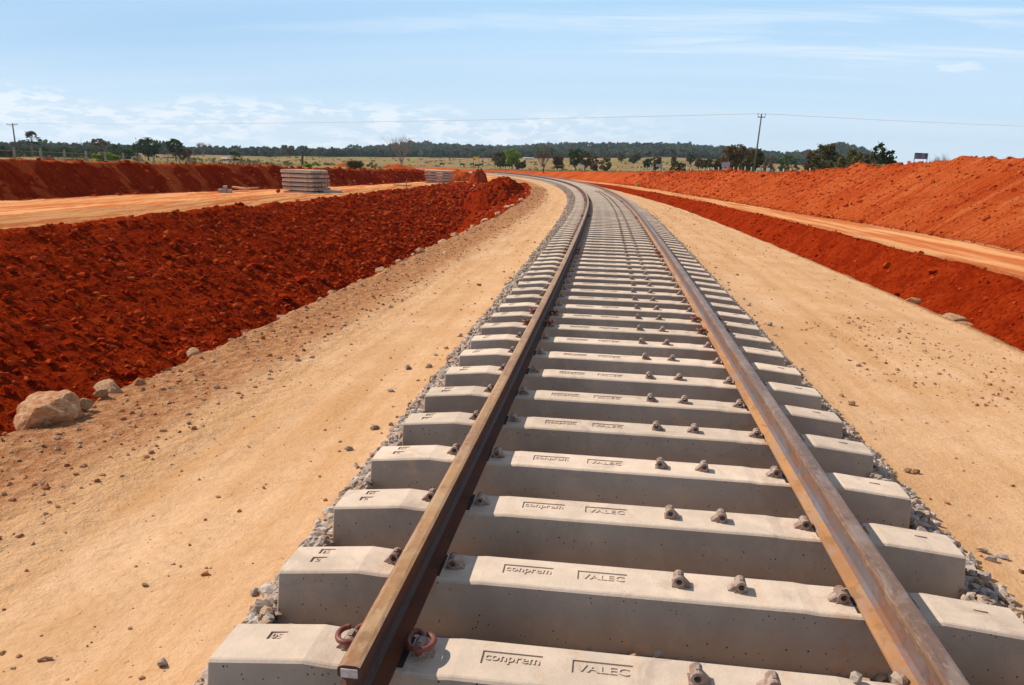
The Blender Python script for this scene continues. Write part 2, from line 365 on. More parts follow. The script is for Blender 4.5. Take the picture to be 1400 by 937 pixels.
M = dict(
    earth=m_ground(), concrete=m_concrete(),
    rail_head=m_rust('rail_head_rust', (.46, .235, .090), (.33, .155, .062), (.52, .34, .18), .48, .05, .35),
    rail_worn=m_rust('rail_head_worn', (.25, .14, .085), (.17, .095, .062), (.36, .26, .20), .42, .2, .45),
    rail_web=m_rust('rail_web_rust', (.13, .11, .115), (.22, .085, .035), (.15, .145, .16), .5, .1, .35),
    foot_shade=m_rust('rail_foot_shade', (.15, .045, .018), (.085, .032, .016), (.07, .045, .04), .7, 0, .12),  # darkened rust, paints shade on the left rail's foot and head sides
    web_shade=m_rust('rail_web_shade', (.085, .055, .048), (.13, .045, .018), (.07, .065, .075), .6, .1, .2),  # darkened web colour, paints the deep shade on the left rail
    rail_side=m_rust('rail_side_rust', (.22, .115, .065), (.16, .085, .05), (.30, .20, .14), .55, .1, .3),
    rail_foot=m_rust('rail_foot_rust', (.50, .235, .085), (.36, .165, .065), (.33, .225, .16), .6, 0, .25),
    whitened=m_simple('whitened_steel', (.50, .36, .33), (.66, .54, .50), 60, rough=.6),
    iron=m_simple('cast_iron', (.24, .135, .09), (.38, .28, .22), 40, .38, .62, rough=.6, bmp=.0004, spec=.3),
    clip=m_simple('clip_red_rust', (.25, .055, .035), (.17, .05, .035), 60, rough=.5, bmp=.0005, spec=.4),
    pad=m_simple('rubber', (.03, .028, .026), (.05, .045, .04), 30, rough=.7),
    wood=m_simple('weathered_wood', (.34, .17, .08), (.22, .11, .055), 20),
    polewood=m_simple('grey_pole_wood', (.17, .13, .11), (.11, .085, .075), 6),
    post=m_simple('concrete_post', (.34, .30, .26), (.25, .21, .18), 6),
    postw=m_simple('whitewashed_post', (.66, .62, .56), (.50, .46, .40), 6),
    bark=m_simple('bark', (.14, .095, .065), (.085, .06, .045), 4),
    barkpale=m_simple('pale_bark', (.30, .24, .20), (.20, .15, .12), 4),
    wire=m_simple('wire_metal', (.55, .56, .58), (.55, .56, .58), 4),
    stone=m_simple('tan_stone', (.56, .235, .10), (.72, .41, .22), 5, .40, .62, bmp=.03, bscale=12),
    stonepale=m_simple('pale_stone', (.60, .28, .125), (.76, .49, .29), 5, .38, .62, bmp=.03, bscale=12),
    white=m_simple('white_paint', (.72, .70, .68), (.6, .58, .55), 5),
    yellow=m_simple('yellow_paint', (.70, .55, .04), (.6, .45, .03), 5),
    signgrey=m_simple('sign_grey', (.20, .18, .24), (.26, .23, .29), 3),
    signdark=m_simple('sign_dark', (.025, .02, .03), (.03, .025, .03), 3),
    signpink=m_simple('sign_pink', (.42, .30, .40), (.52, .42, .50), 3),
    cowb=m_simple('black_hide', (.02, .018, .016), (.035, .03, .025), 3),
    coww=m_simple('white_hide', (.62, .58, .52), (.52, .46, .40), 3),
    roof=m_simple('pale_roof', (.55, .40, .34), (.62, .50, .44), 2),
    wall=m_simple('house_wall', (.62, .52, .42), (.55, .46, .38), 2),
    green=m_simple('green_plastic', (.04, .42, .10), (.05, .35, .08), 9, rough=.4),
    ballast=m_varied('ballast_stone', [(.29, .21, .165), (.42, .34, .28), (.56, .47, .40), (.50, .32, .19), (.40, .33, .29)], bmp=.004, bscale=60),
    clod=m_varied('red_clod', [(.24, .015, .0025), (.38, .034, .005), (.54, .085, .018), (.30, .022, .004), (.34, .028, .005), (.50, .10, .028)], bmp=.012, bscale=26),  # brighter tones in the ramp paint sunlit highlights on some clods
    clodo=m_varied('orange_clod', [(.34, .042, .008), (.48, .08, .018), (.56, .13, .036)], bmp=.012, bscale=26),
    pebble=m_varied('pebble', [(.36, .12, .05), (.50, .27, .13), (.60, .42, .28), (.30, .09, .035)], bmp=.003, bscale=80),
)
def m_leaf(name, cols):
    m, h = mat(name); a = h.n('ShaderNodeAttribute', attribute_name='rnd').outputs['Fac']
    cr = h.n('ShaderNodeValToRGB', ins={0: a}); el = cr.color_ramp.elements
    while len(el) < len(cols): el.new(.5)
    for i, c in enumerate(cols): el[i].position = i/(len(cols)-1); el[i].color = tuple(c)+(1,)
    setc(h, cr.outputs[0]); h.b.inputs['Roughness'].default_value = .7
    tl = h.n('ShaderNodeBsdfTranslucent', ins={0: cr.outputs[0]}); mx = h.n('ShaderNodeMixShader', ins={0: .25, 1: h.b.outputs[0], 2: tl.outputs[0]})
    h.nt.links.new(mx.outputs[0], h.out.inputs[0]); return m
LEAF = dict(
    dark=m_leaf('foliage_dark', [(.028, .048, .018), (.058, .088, .028), (.105, .135, .045)]),
    olive=m_leaf('foliage_olive', [(.066, .060, .024), (.13, .115, .043), (.20, .16, .062)]),
    brown=m_leaf('foliage_brown', [(.095, .058, .027), (.165, .095, .042), (.13, .115, .04)]),
    bright=m_leaf('foliage_bright', [(.10, .16, .015), (.22, .30, .025), (.33, .38, .06)]),
    green=m_leaf('foliage_green', [(.035, .065, .018), (.075, .12, .03), (.12, .16, .05)]),
    palm=m_leaf('foliage_palm', [(.018, .040, .014), (.045, .080, .025), (.12, .14, .07)]),
    twig=m_leaf('foliage_twig', [(.15, .115, .09), (.22, .17, .13), (.12, .09, .07)]),
    forest=m_leaf('foliage_forest', [(.030, .055, .024), (.060, .085, .036), (.12, .105, .062), (.070, .125, .036), (.16, .125, .085)]),
    scrub=m_leaf('foliage_scrub', [(.10, .09, .035), (.20, .14, .06), (.13, .14, .045), (.28, .20, .09)]),
    grass=m_leaf('dry_grass_blades', [(.30, .19, .08), (.40, .30, .13), (.22, .20, .07)]),
)

# ------------------------------------------------------------------ terrain of the cutting, in track coordinates
ST = [-20, 0, 20, 37, 50, 66, 84, 95, 105, 125, 145, 180, 220, 320]
def col(*v): return np.array(v, float)
# lateral position / height of each feature line at the stations above
FEAT = [  # (t, z)
 (col(*[-60]*14), col(*[.3]*14)),                                                                                              # 0 outer left
 (col(-38, -38, -37.5, -36.5, -34.6, -30.5, -26.5, -23.5, -20.5, -20, -20, -20, -20, -20), col(*[.45]*12, .2, .0)),                         # 1 behind left crest
 (col(-34.2, -34.2, -33.6, -32.8, -31.0, -26.9, -22.8, -19.8, -16.8, -16, -15.5, -15.5, -15.5, -15.5), col(1.2, 1.2, 1.2, 1.2, 1.13, .98, .72, .62, .52, .45, .35, .2, .0, -.1)),  # 2 left crest
 (col(-32, -32, -31.5, -30.7, -29, -25, -21, -18, -15.2, -14, -13.5, -13.5, -13.5, -13.5), col(-.9, -.9, -.9, -.9, -.9, -.9, -.9, -.85, -.75, -.7, -.7, -.7, -.8, -.8)),      # 3 left cut foot
 (col(-17.6, -17.6, -17.8, -16.6, -15.8, -15.2, -12.6, -10.6, -9, -8, -8, -8, -8, -8), col(-.72, -.72, -.72, -.70, -.70, -.68, -.66, -.62, -.55, -.5, -.5, -.5, -.5, -.5)), # 4 ditch outer lip
 (col(-10.3, -10.3, -10.3, -10.0, -9.8, -9.3, -8.2, -7.2, -6.8, -6.5, -6.5, -6.5, -6.5, -6.5), col(-4.0, -4.0, -4.0, -3.9, -3.4, -2.0, -.75, -.6, -.52, -.48, -.48, -.5, -.5, -.5)),  # 5
 (col(-9.6, -9.6, -9.6, -9.3, -9.0, -8.4, -7.0, -5.6, -5.2, -5.0, -5, -5, -5, -5), col(-4.0, -4.0, -4.0, -3.9, -3.4, -1.9, -.6, -.5, -.48, -.45, -.45, -.5, -.5, -.5)),  # 6
 (col(-4.2, -4.2, -4.34, -4.33, -4.25, -4.2, -4.2, -4.2, -4.2, -4.2, -4.2, -4.2, -4.2, -4.2), col(*[-.36]*14)),                  # 7 ledge
 (col(*[-3.3]*14), col(*[-.31]*14)),                                                                                           # 8 shoulder
 (col(*[-1.95]*14), col(*[-.27]*14)),                                                                                          # 9
 (col(*[-1.45]*14), col(*[-.225]*14)),                                                                                         # 10
 (col(*[1.45]*14), col(*[-.225]*14)),                                                                                          # 11
 (col(*[1.95]*14), col(*[-.27]*14)),                                                                                           # 12
 (col(3.5, 3.5, 3.4, 3.2, 3.0, 2.7, 2.6, 2.6, 2.6, 2.6, 2.6, 2.6, 2.6, 2.6), col(*[-.31]*14)),                                  # 13
 (col(4.8, 4.8, 4.35, 3.95, 3.5, 3.2, 3.1, 3.1, 3.1, 3.1, 3.1, 3.1, 3.1, 3.1), col(*[-.36]*14)),                                # 14 right ledge
 (col(7.0, 7.0, 7.0, 6.6, 6.2, 5.6, 5.0, 4.6, 4.4, 4.2, 4.2, 4.2, 4.2, 4.2), col(-2.0, -2.0, -2.0, -2.0, -1.9, -1.6, -1.2, -1.0, -.9, -.8, -.8, -.8, -.8, -.8)), # 15
 (col(7.5, 7.5, 7.5, 7.1, 6.7, 6.2, 5.8, 5.4, 5.2, 5.0, 5.0, 5.0, 5.0, 5.0), col(-2.0, -2.0, -2.0, -2.0, -1.9, -1.6, -1.2, -1.0, -.9, -.8, -.8, -.8, -.8, -.8)), # 16
 (col(9.2, 9.2, 8.9, 8.5, 8.4, 8.5, 8.5, 8.6, 8.7, 8.9, 9.2, 9.2, 9.2, 9.2), col(-.66, -.66, -.66, -.70, -.74, -.77, -.77, -.76, -.76, -.76, -.78, -.9, -.9, -.9)),  # 17 road near
 (col(14.4, 14.4, 13.9, 13.0, 12.6, 12.4, 12.4, 12.6, 12.6, 12.6, 12.6, 12.6, 12.6, 12.6), col(-.70, -.70, -.70, -.75, -.9, -.93, -.9, -.85, -.8, -.78, -.78, -.9, -.98, -1.0)),  # 18 road far
 (col(18.9, 18.9, 18.7, 18.5, 17.6, 16.7, 16.1, 16.0, 16, 16, 16, 16, 16, 16), col(2.6, 2.6, 2.6, 2.52, 2.28, 1.62, 1.48, 1.36, 1.22, 1.0, .72, .35, .0, -.1)),  # 19 crest right
 (col(23, 23, 22.8, 22.5, 21.6, 20.7, 20, 20, 20, 20, 20, 20, 20, 20), col(1.5, 1.5, 1.5, 1.5, 1.3, 1.0, .9, .9, .8, .6, .5, .3, .0, -.1)),  # 20 behind
 (col(*[60]*14), col(*[.6]*10, .5, .3, 0, 0)),                                                                                # 21 outer right
]
NCOL = [6, 12, 34, 40, 88, 8, 22, 16, 34, 8, 12, 8, 34, 16, 20, 8, 50, 36, 66, 12, 6]
def natural(x, y):
    """natural ground height round the site, out to the hills"""
    x = np.asarray(x, float); y = np.asarray(y, float)
    r = np.hypot(x, y); b = np.arctan2(x, y)           # bearing, 0 = +y
    px = 700 + F_PX*np.tan(np.clip(b + YAW, -1.2, 1.2))
    def sm(a, c, v): k = np.clip((v-a)/(c-a), 0, 1); return k*k*(3-2*k)
    base = .45 - .3*sm(60, 250, r)
    slope = np.interp(px, [0, 300, 700, 900, 1100, 1250], [1.6, 2.6, 8.0, 12.5, 8, 1])
    base = base + slope*sm(300, 860, r)
    ridge = np.interp(px, [-500, 0, 300, 420, 480, 540, 580, 650, 700, 745, 820, 900, 960, 1000, 1050, 1085, 1125, 1160, 1190, 1230, 1300, 1900],
                      [1, 1, 3, 7, 15, 25, 27, 24, 24, 30, 31, 32, 30, 28, 22, 27, 46, 37, 16, -4, -8, -8])
    base = base + (ridge)*1.0*sm(800, 1650, r)
    return base + fbm(x/40, y/40, 3, 5)*np.clip(r/1500, 0, 1)*3
smooth_lin = lambda s, v: np.interp(s, ST, v)
def smv(s, v):
    return (smooth_lin(s-3, v)+smooth_lin(s, v)+smooth_lin(s+3, v))/3
def build_corridor():
    s = [-9.0]
    while s[-1] < 300: s.append(s[-1] + max(.055, .0125*(abs(s[-1])+1.5)))
    s = np.array(s); ns = len(s)
    T = np.stack([smv(s, f[0]) for f in FEAT], 1); Z = np.stack([smv(s, f[1]) for f in FEAT], 1)
    # wander of the feature lines
    for i, a in ((1, .5), (2, .45), (3, .35), (4, .35), (5, .25), (6, .2), (7, .10), (14, .10), (15, .12), (16, .15), (17, .22), (18, .3), (19, .5), (20, .5)):
        T[:, i] += a*fbm(s/5.0, s*0+i*7.3, 4, 11+i) + (a*.55*fbm(s/.55, s*0+i*3.3, 4, 91+i) if i in (7, 14, 4, 17) else 0)
    for i, a in ((2, .15), (4, .12), (19, .24), (17, .05)):
        Z[:, i] += a*fbm(s/2.6, s*0+i*3.1, 4, 41+i, .6)
    cols_t = []; cols_z = []; seg = []
    for i, n in enumerate(NCOL):
        for k in range(n):
            u = k/n; cols_t.append(T[:, i]*(1-u)+T[:, i+1]*u)
            cols_z.append(Z[:, i]*(1-u)+Z[:, i+1]*u); seg.append(i+u)
    cols_t.append(T[:, -1]); cols_z.append(Z[:, -1]); seg.append(len(NCOL))
    t = np.stack(cols_t, 1); z = np.stack(cols_z, 1); seg = np.array(seg); S = np.repeat(s[:, None], t.shape[1], 1)
    # soften creases
    zz = z.copy()
    for _ in range(3): zz[:, 1:-1] = (zz[:, :-2] + 2*zz[:, 1:-1] + zz[:, 2:])/4
    z = zz
    X, Y, th = tr(S, t)
    G = np.broadcast_to(seg[None, :], t.shape)
    # noise amplitude per segment
    sx = np.array([0, 1, 2, 2.5, 3, 3.3, 3.9, 4.0, 4.5, 5, 6, 6.9, 7.3, 8, 8.6, 13, 13.6, 14.1, 16, 16.6, 17, 17.3, 17.9, 18.1, 18.8, 19, 19.6, 21])
    lo = np.array([.2, .2, .14, .10, .04, .02, .04, .15, .13, .12, .1, .05, .05, .018, .006, .006, .014, .03, .05, .05, .03, .015, .02, .09, .15, .22, .12, .2])
    amp = np.interp(G, sx, lo)
    near = np.clip(1.2 - S/160, .35, 1)
    big = fbm(X/1.6, Y/1.6, 5, 3, .6)
    lump = np.abs(fbm(X/.42, Y/.42, 4, 23, .6))
    z = z + amp*near*(big*1.15 + (lump-.25)*1.5)
    # fall-line grooves on the cuts and the ditch bank
    wave = t*.45
    gr = fbm((S+wave)/.5, t/4.5, 4, 31, .6)
    gamp = np.interp(G, [1.9, 2.2, 2.9, 3, 3.95, 4.1, 4.8, 5, 16, 16.2, 16.9, 17, 18.02, 18.2, 18.85, 19.05], [.05, .26, .2, .03, .02, .22, .17, 0, 0, .03, .03, 0, 0, .13, .13, 0])
    z = z + gamp*gr
    # wheel ruts on the paths and roads
    for c0, w, a in ((-2.75, .16, .018), (-2.35, .1, .008), (2.6, .16, .014), (11.4, .3, .05), (13.0, .3, .04), (-20, .5, .05), (-22.4, .5, .05), (-25, .4, .04)):
        cc = c0 + .25*fbm(s/9, s*0+c0, 3, 61)[:, None]
        z = z - a*np.exp(-((t-cc)/w)**2)*(.6+.8*vn(S/2, S*0+c0, 5))
    # left outer and right outer meet natural ground
    nat = natural(X, Y)
    wl = np.clip((G-20.3)/.5, 0, 1) + np.clip((.7-G)/.5, 0, 1)
    z = z*(1-wl) + (nat-.12)*wl
    rim = (G < .01) | (G > 20.99); z[rim] -= 1.2
    # ---- masks
    def sm(a, b, v): k = np.clip((v-a)/(b-a), 0, 1); return k*k*(3-2*k)
    rough = sm(8.15, 7.5, G)*(G > 6.8) + .75*sm(13.6, 14.0, G)*(G < 14.6) + .48*sm(8.35, 8.0, G)*(G > 7.9)
    rough = np.where(G < 10, np.interp(G, [6.99, 7.3, 7.8, 8.2, 8.7], [1, 1, .72, .42, 0])*(G > 6.8), rough)
    rough = np.clip(rough, 0, 1)
    faded = sm(96, 88, S)
    faded2 = sm(84, 76, S)
    red = np.where((G > 3.6) & (G < 7.0), np.where(G < 4.6, faded, faded2), 0.0)
    cl_ = np.where((G > 1.7) & (G < 3.06), .62, 0)   # left cut: darker earth tone, painting the shade of its face
    red = np.maximum(red, ((G > 14.02) & (G < 17.25))*1.0)
    red = np.where((G >= 17) & (G < 17.3), sm(17.2, 17.0, G), red)
    roadm = np.where((G >= 3.0) & (G < 3.97), sm(3.0, 3.12, G), 0)
    roadm = np.maximum(roadm, np.where((G > 17.05) & (G < 17.95), sm(16.97, 17.12, G)*sm(18.0, 17.86, G), 0))
    cutm = np.where((G > .9) & (G < 3.06), 1.0, 0); 
    cutm = np.maximum(cutm, np.where(G > 17.8, 1.0, 0))
    roadm = np.maximum(roadm, np.where((G >= 3.9) & (G < 6.5) & (S > 88), .8*(1-faded), 0))
    bw = np.interp(S, [0, 5, 12, 30, 300], [.05, .16, .26, .40, .6])*np.where(t < 0, 1, .75)
    grav = sm(1.42+bw, 1.36+bw, np.abs(t)+.12*fbm(S/.5, t, 3, 77))
    fieldm = np.where(G > 19.0, sm(19.15, 19.9, G), 0) + np.where(G < 1.9, sm(1.85, 1.2, G), 0)
    fieldm = np.clip(fieldm, 0, 1)
    cutm = cutm*(1-fieldm)
    red = np.maximum(red, np.where((G > 1.75) & (G < 3.03), 1.0, 0)*(1-fieldm)); cutm = np.where(G < 3.06, cutm*np.clip(sm(.40, .78, fbm((S+t*.5)/.7, t/6, 4, 8)*.5+.5)*.9 + sm(2.22, 2.0, G)*.7 + sm(2.8, 3.0, G)*.35, 0, 1), cutm)  # darker red on the left cut paints its side turned from the sun
    V = np.stack([X, Y, z], 2)
    nc = t.shape[1]
    def piece(name, a, b):
        ids = np.arange(a, b+1); n = len(ids)
        v = V[:, ids].reshape(-1, 3)
        r = np.arange(ns-1)[:, None]*n + np.arange(n-1)[None, :]
        f = np.stack([r, r+1, r+n+1, r+n], 2).reshape(-1, 4)
        me = mesh_np(name, v, f, M['earth'], True)
        uvl = me.uv_layers.new(name='track'); tt = np.stack([t[:, ids], S[:, ids]], 2).reshape(-1, 2)
        uvl.data.foreach_set('uv', tt[f.ravel()].astype(np.float32).ravel())
        ca = me.attributes.new('zone', 'FLOAT_COLOR', 'POINT')
        cc = np.stack([red[:, ids], roadm[:, ids], grav[:, ids], rough[:, ids]], 2).reshape(-1).astype(np.float32); ca.data.foreach_set('color', cc)
        for nm, arr in (('cutm', cutm), ('fieldm', fieldm)):
            aa = me.attributes.new(nm, 'FLOAT', 'POINT'); aa.data.foreach_set('value', arr[:, ids].reshape(-1).astype(np.float32))
        o = link(name, me); o['kind'] = 'structure'; return o
    cs = np.concatenate([[0], np.cumsum(NCOL)])
    piece('cut_slope', 0, cs[3]); piece('dirt_road', cs[3], cs[4]); piece('ditch_slope', cs[4], cs[7])
    piece('track_bed', cs[7], cs[14]); piece('ditch_slope', cs[14], cs[17]); piece('dirt_road', cs[17], cs[18]); piece('cut_slope', cs[18], cs[21])
    return s, t, z, G
CS, CT, CZ, CG = build_corridor()
def gz(s, t):
    """ground height at arrays of track coordinates"""
    s = np.atleast_1d(np.asarray(s, float)); t = np.atleast_1d(np.asarray(t, float))
    i = np.clip(np.searchsorted(CS, s), 1, len(CS)-1); i = np.where(abs(CS[i-1]-s) < abs(CS[i]-s), i-1, i)
    out = np.empty(len(s))
    for u in np.unique(i):
        k = i == u; out[k] = np.interp(t[k], CT[u], CZ[u])
    return out
def gzx(x, y):
    s, t = st(x, y)
    if abs(t) < 58 and s < 290: return float(gz(s, t)[0])
    return float(natural(x, y))

# ------------------------------------------------------------------ field and hills
def m_field():
    m, h = mat('dry_pasture'); pos = h.n('ShaderNodeNewGeometry').outputs['Position']
    a = h.noise(pos, .012, 5, .6); b = h.noise(pos, .09, 5, .65); c = h.noise(pos, 1.2, 4, .6)
    co = h.mix(h.ramp(b, .35, .65), (.24, .14, .065), (.42, .27, .135))
    co = h.mix(h.ramp(a, .44, .56), co, (.26, .215, .075))
    co = h.mix(h.math('MULTIPLY', h.ramp(c, .5, .7), .4), co, (.17, .13, .05))
    co = h.mix(h.math('MULTIPLY', h.ramp(h.noise(h.scale(pos, (1, .3, 1)), .11, 5, .7), .48, .60), .6), co, (.17, .115, .05))
    # bare reddish tracks and patches
    co = h.mix(h.math('MULTIPLY', h.ramp(h.noise(h.scale(pos, (1, .25, 1)), .05, 4, .6), .58, .68), .7), co, (.44, .21, .12))
    f = h.n('ShaderNodeAttribute', attribute_name='wood').outputs['Fac']
    co = h.mix(f, co, (.032, .036, .018))
    setc(h, co); return m
def build_field():
    r = np.concatenate([[0, 8, 16, 26, 38], np.geomspace(50, 2750, 84)]); th = np.linspace(math.radians(-100), math.radians(100), 290)
    R, A = np.meshgrid(r, th, indexing='ij'); X = R*np.sin(A); Y = R*np.cos(A)-3
    Z = natural(X, Y)
    # sink below the cutting
    for i in range(X.shape[0]):
        if r[i] > 520: break
        for j in range(X.shape[1]):
            s, t = st(X[i, j], Y[i, j])
            if s < 299 and abs(t) < 54: Z[i, j] -= 8 if abs(t) < 50 else 2.5
    n = X.shape[1]; q = np.arange(X.shape[0]-1)[:, None]*n + np.arange(n-1)[None, :]
    f = np.stack([q, q+n, q+n+1, q+1], 2).reshape(-1, 4)
    me = mesh_np('field', np.stack([X, Y, Z], 2).reshape(-1, 3), f, m_field(), True)
    px = 700 + F_PX*np.tan(np.clip(A + YAW, -1.3, 1.3))
    edge = forest_edge(px); w = np.clip((R-edge)/25, 0, 1)
    a = me.attributes.new('wood', 'FLOAT', 'POINT'); a.data.foreach_set('value', w.ravel().astype(np.float32))
    o = link('field', me); o['kind'] = 'structure'
def forest_edge(px):
    return np.interp(px, [-400, 0, 250, 420, 560, 700, 800, 850, 960, 1010, 1080, 1300], [700, 720, 740, 760, 800, 800, 800, 900, 900, 830, 800, 850])
build_field()

# ------------------------------------------------------------------ batch meshes: stones, leaves
_t = (1+5**.5)/2
ICO_V = np.array([(-1, _t, 0), (1, _t, 0), (-1, -_t, 0), (1, -_t, 0), (0, -1, _t), (0, 1, _t), (0, -1, -_t), (0, 1, -_t), (_t, 0, -1), (_t, 0, 1), (-_t, 0, -1), (-_t, 0, 1)], float)
ICO_V /= np.linalg.norm(ICO_V[0])
ICO_F = np.array([(0, 11, 5), (0, 5, 1), (0, 1, 7), (0, 7, 10), (0, 10, 11), (1, 5, 9), (5, 11, 4), (11, 10, 2), (10, 7, 6), (7, 1, 8), (3, 9, 4), (3, 4, 2), (3, 2, 6), (3, 6, 8), (3, 8, 9), (4, 9, 5), (2, 4, 11), (6, 2, 10), (8, 6, 7), (9, 8, 1)])
def rand_rot(n):
    q = rng.normal(size=(n, 4)); q /= np.linalg.norm(q, axis=1)[:, None]; w, x, y, z = q.T
    return np.stack([np.stack([1-2*(y*y+z*z), 2*(x*y-z*w), 2*(x*z+y*w)], 1), np.stack([2*(x*y+z*w), 1-2*(x*x+z*z), 2*(y*z-x*w)], 1), np.stack([2*(x*z-y*w), 2*(y*z+x*w), 1-2*(x*x+y*y)], 1)], 1)
def stones(name, P, size, m, flat=.75, jit=.28, smooth=False):
    n = len(P)
    v = ICO_V[None]*(1+rng.normal(0, jit, (n, 12, 1)).clip(-.5, .5))
    v = v*rng.uniform(.6, 1.25, (n, 1, 3))
    v = np.einsum('nij,nkj->nki', rand_rot(n), v); v[:, :, 2] *= flat
    v = v*np.asarray(size).reshape(n, 1, 1)/2 + np.asarray(P)[:, None, :]
    f = ICO_F[None] + (np.arange(n)*12)[:, None, None]
    me = mesh_np(name, v.reshape(-1, 3), f.reshape(-1, 3), m, smooth)
    a = me.attributes.new('rnd', 'FLOAT', 'POINT'); a.data.foreach_set('value', np.repeat(rng.random(n), 12).astype(np.float32))
    return me
def leaves(name, P, size, m, rnd=None, aspect=.7, droop=0):
    n = len(P); R = rand_rot(n)
    q = np.array([(-1, -.6, 0), (0, -1, .15), (1, -.2, 0), (.7, .8, -.1), (-.6, .9, .1)], float)*[1, aspect, 1]
    v = np.einsum('nij,kj->nki', R, q)*np.asarray(size).reshape(-1, 1, 1)/2
    v = v + np.asarray(P)[:, None, :]
    f = (np.arange(n)*5)[:, None] + np.arange(5)[None]
    me = mesh_np(name, v.reshape(-1, 3), f, m)
    if rnd is None: rnd = rng.random(n)
    a = me.attributes.new('rnd', 'FLOAT', 'POINT'); a.data.foreach_set('value', np.repeat(rnd, 5).astype(np.float32))
    return me

# ------------------------------------------------------------------ rails
def rail_profile(): # (x, z), z from the foot bottom, material index per edge (0 head, 1 web, 2 foot)
    half = [(.070, .000, 2), (.070, .011, 2), (.026, .024, 2), (.010, .036, 1), (.008, .080, 1), (.011, .112, 1), (.026, .122, 0), (.0355, .127, 0), (.0365, .148, 0), (.031, .157, 0), (.018, .1615, 0)]
    pts = [(x, z) for x, z, m in half] + [(-x, z) for x, z, m in half[::-1]]
    mi = [m for x, z, m in half[1:]] + [0] + [m for x, z, m in half[::-1][:-1]] + [2]
    # segment i joins point i and i+1
    mi = [2, 2, 1, 1, 1, 3, 3, 3, 3, 0, 0] + [0, 3, 3, 3, 3, 1, 1, 1, 2, 2, 2]
    return pts, mi
RP, RM = rail_profile()
TL, TR_ = -.838, .868
def rail(s0, s1, t0, step):
    s = np.linspace(s0, s1, max(2, int((s1-s0)/step)+1)); v = []; n = len(RP)
    x0, y0, th0 = tr(s0, t0)
    for q in s:
        x, y, th = tr(q, t0); c, sn = math.cos(th), math.sin(th)
        for px, pz in RP: v.append((x+px*c-x0, y+px*sn-y0, pz))
    f = []; mi = []; uv = []
    for i in range(len(s)-1):
        for k in range(n):
            k2 = (k+1) % n; f.append((i*n+k, (i+1)*n+k, (i+1)*n+k2, i*n+k2)); mi.append(RM[k])
            L = k*.02
            uv += [(L, s[i]), (L, s[i+1]), (L+.02, s[i+1]), (L+.02, s[i])]
    f.append(tuple(range(n))); mi.append(1); uv += [(p[0], s0+p[1]) for p in RP]
    f.append(tuple((len(s)-1)*n+k for k in range(n))[::-1]); mi.append(1); uv += [(p[0], s0+p[1]) for p in RP]
    me = bpy.data.meshes.new('rail'); me.from_pydata(v, [], f)
    for m in ('rail_head' if t0 < 0 else 'rail_worn', 'web_shade' if t0 < 0 else 'rail_web', 'foot_shade' if t0 < 0 else 'rail_foot', 'foot_shade' if t0 < 0 else 'rail_side'): me.materials.append(M[m])
    me.polygons.foreach_set('material_index', mi)
    ul = me.uv_layers.new(name='along'); ul.data.foreach_set('uv', np.array(uv, np.float32).ravel())
    me.update(); bm = bmesh.new(); bm.from_mesh(me); bmesh.ops.recalc_face_normals(bm, faces=bm.faces); bm.to_mesh(me); bm.free()
    o = link('rail', me); o.location = (float(x0), float(y0), 0.0); return o
ORD = ['first', 'second', 'third', 'fourth', 'fifth', 'sixth', 'seventh', 'eighth', 'ninth', 'tenth', 'eleventh', 'twelfth', 'thirteenth', 'fourteenth', 'fifteenth', 'sixteenth', 'seventeenth', 'eighteenth', 'nineteenth', 'twentieth',
       'twenty-first', 'twenty-second', 'twenty-third', 'twenty-fourth', 'twenty-fifth', 'twenty-sixth', 'twenty-seventh', 'twenty-eighth', 'twenty-ninth', 'thirtieth']
for side, t0, first in (('left', TL, -.22), ('right', TR_, -1.7)):
    a = first; k = 0
    while a < 165:
        b = min((5.85 if k == 0 else a+12.0), 170)
        o = rail(a, b-.006, t0, .3 if a < 60 else 1.0)
        if k == 0: lab = ('rusty left rail nearest the camera, with its cut head end showing whitened' if side == 'left' else 'rusty right rail nearest the camera, its orange foot and grey web in view')
        elif a < 60: lab = f'{ORD[k]} rusty section of the {side} rail counted from the camera'
        else: lab = f'far thin section of the {side} rail where the track bends left'
        tag(o, lab, 'rail', 'rails of the track')
        if k == 0 and side == 'left':
            mb = MB(); mb.box((0, -.0025, .1385), (.050, .004, .028)); w = link('whitened_end', mb.mesh('whitened_end', M['whitened'], bevel=.0015), o)
            w['label'] = 'pale whitened cut face of the rail head'
            o['label'] = 'rusty left rail nearest the camera, with its cut head end showing whitened'
        a = b; k += 1

# ------------------------------------------------------------------ sleepers
HL = 1.40; TW = .105
def text_mesh(body, size, x, y, z, width=None):
    cu = bpy.data.curves.new('lettering', 'FONT'); cu.body = body; cu.size = size; cu.extrude = .0018; cu.align_x = 'CENTER'; cu.align_y = 'CENTER'; cu.resolution_u = 2; cu.offset = .0004
    o = bpy.data.objects.new('lettering', cu); COL.objects.link(o); dg = bpy.context.evaluated_depsgraph_get(); dg.update()
    me = bpy.data.meshes.new_from_object(o.evaluated_get(dg)); bpy.data.objects.remove(o); bpy.data.curves.remove(cu)
    co = np.empty(len(me.vertices)*3); me.vertices.foreach_get('co', co); co = co.reshape(-1, 3)
    if width: k = width/(co[:, 0].max()-co[:, 0].min()); co[:, 0] *= k
    co += (x - (co[:, 0].max()+co[:, 0].min())/2, y - (co[:, 1].max()+co[:, 1].min())/2, z); me.vertices.foreach_set('co', co.astype(np.float32).ravel()); me.update(); return me
def sleeper_top(x):
    a = abs(x)
    z = np.interp(a, [0, .60, .65, .99, 1.08, 1.40], [0, 0, -.005, -.005, .001, -.031])
    return float(z)
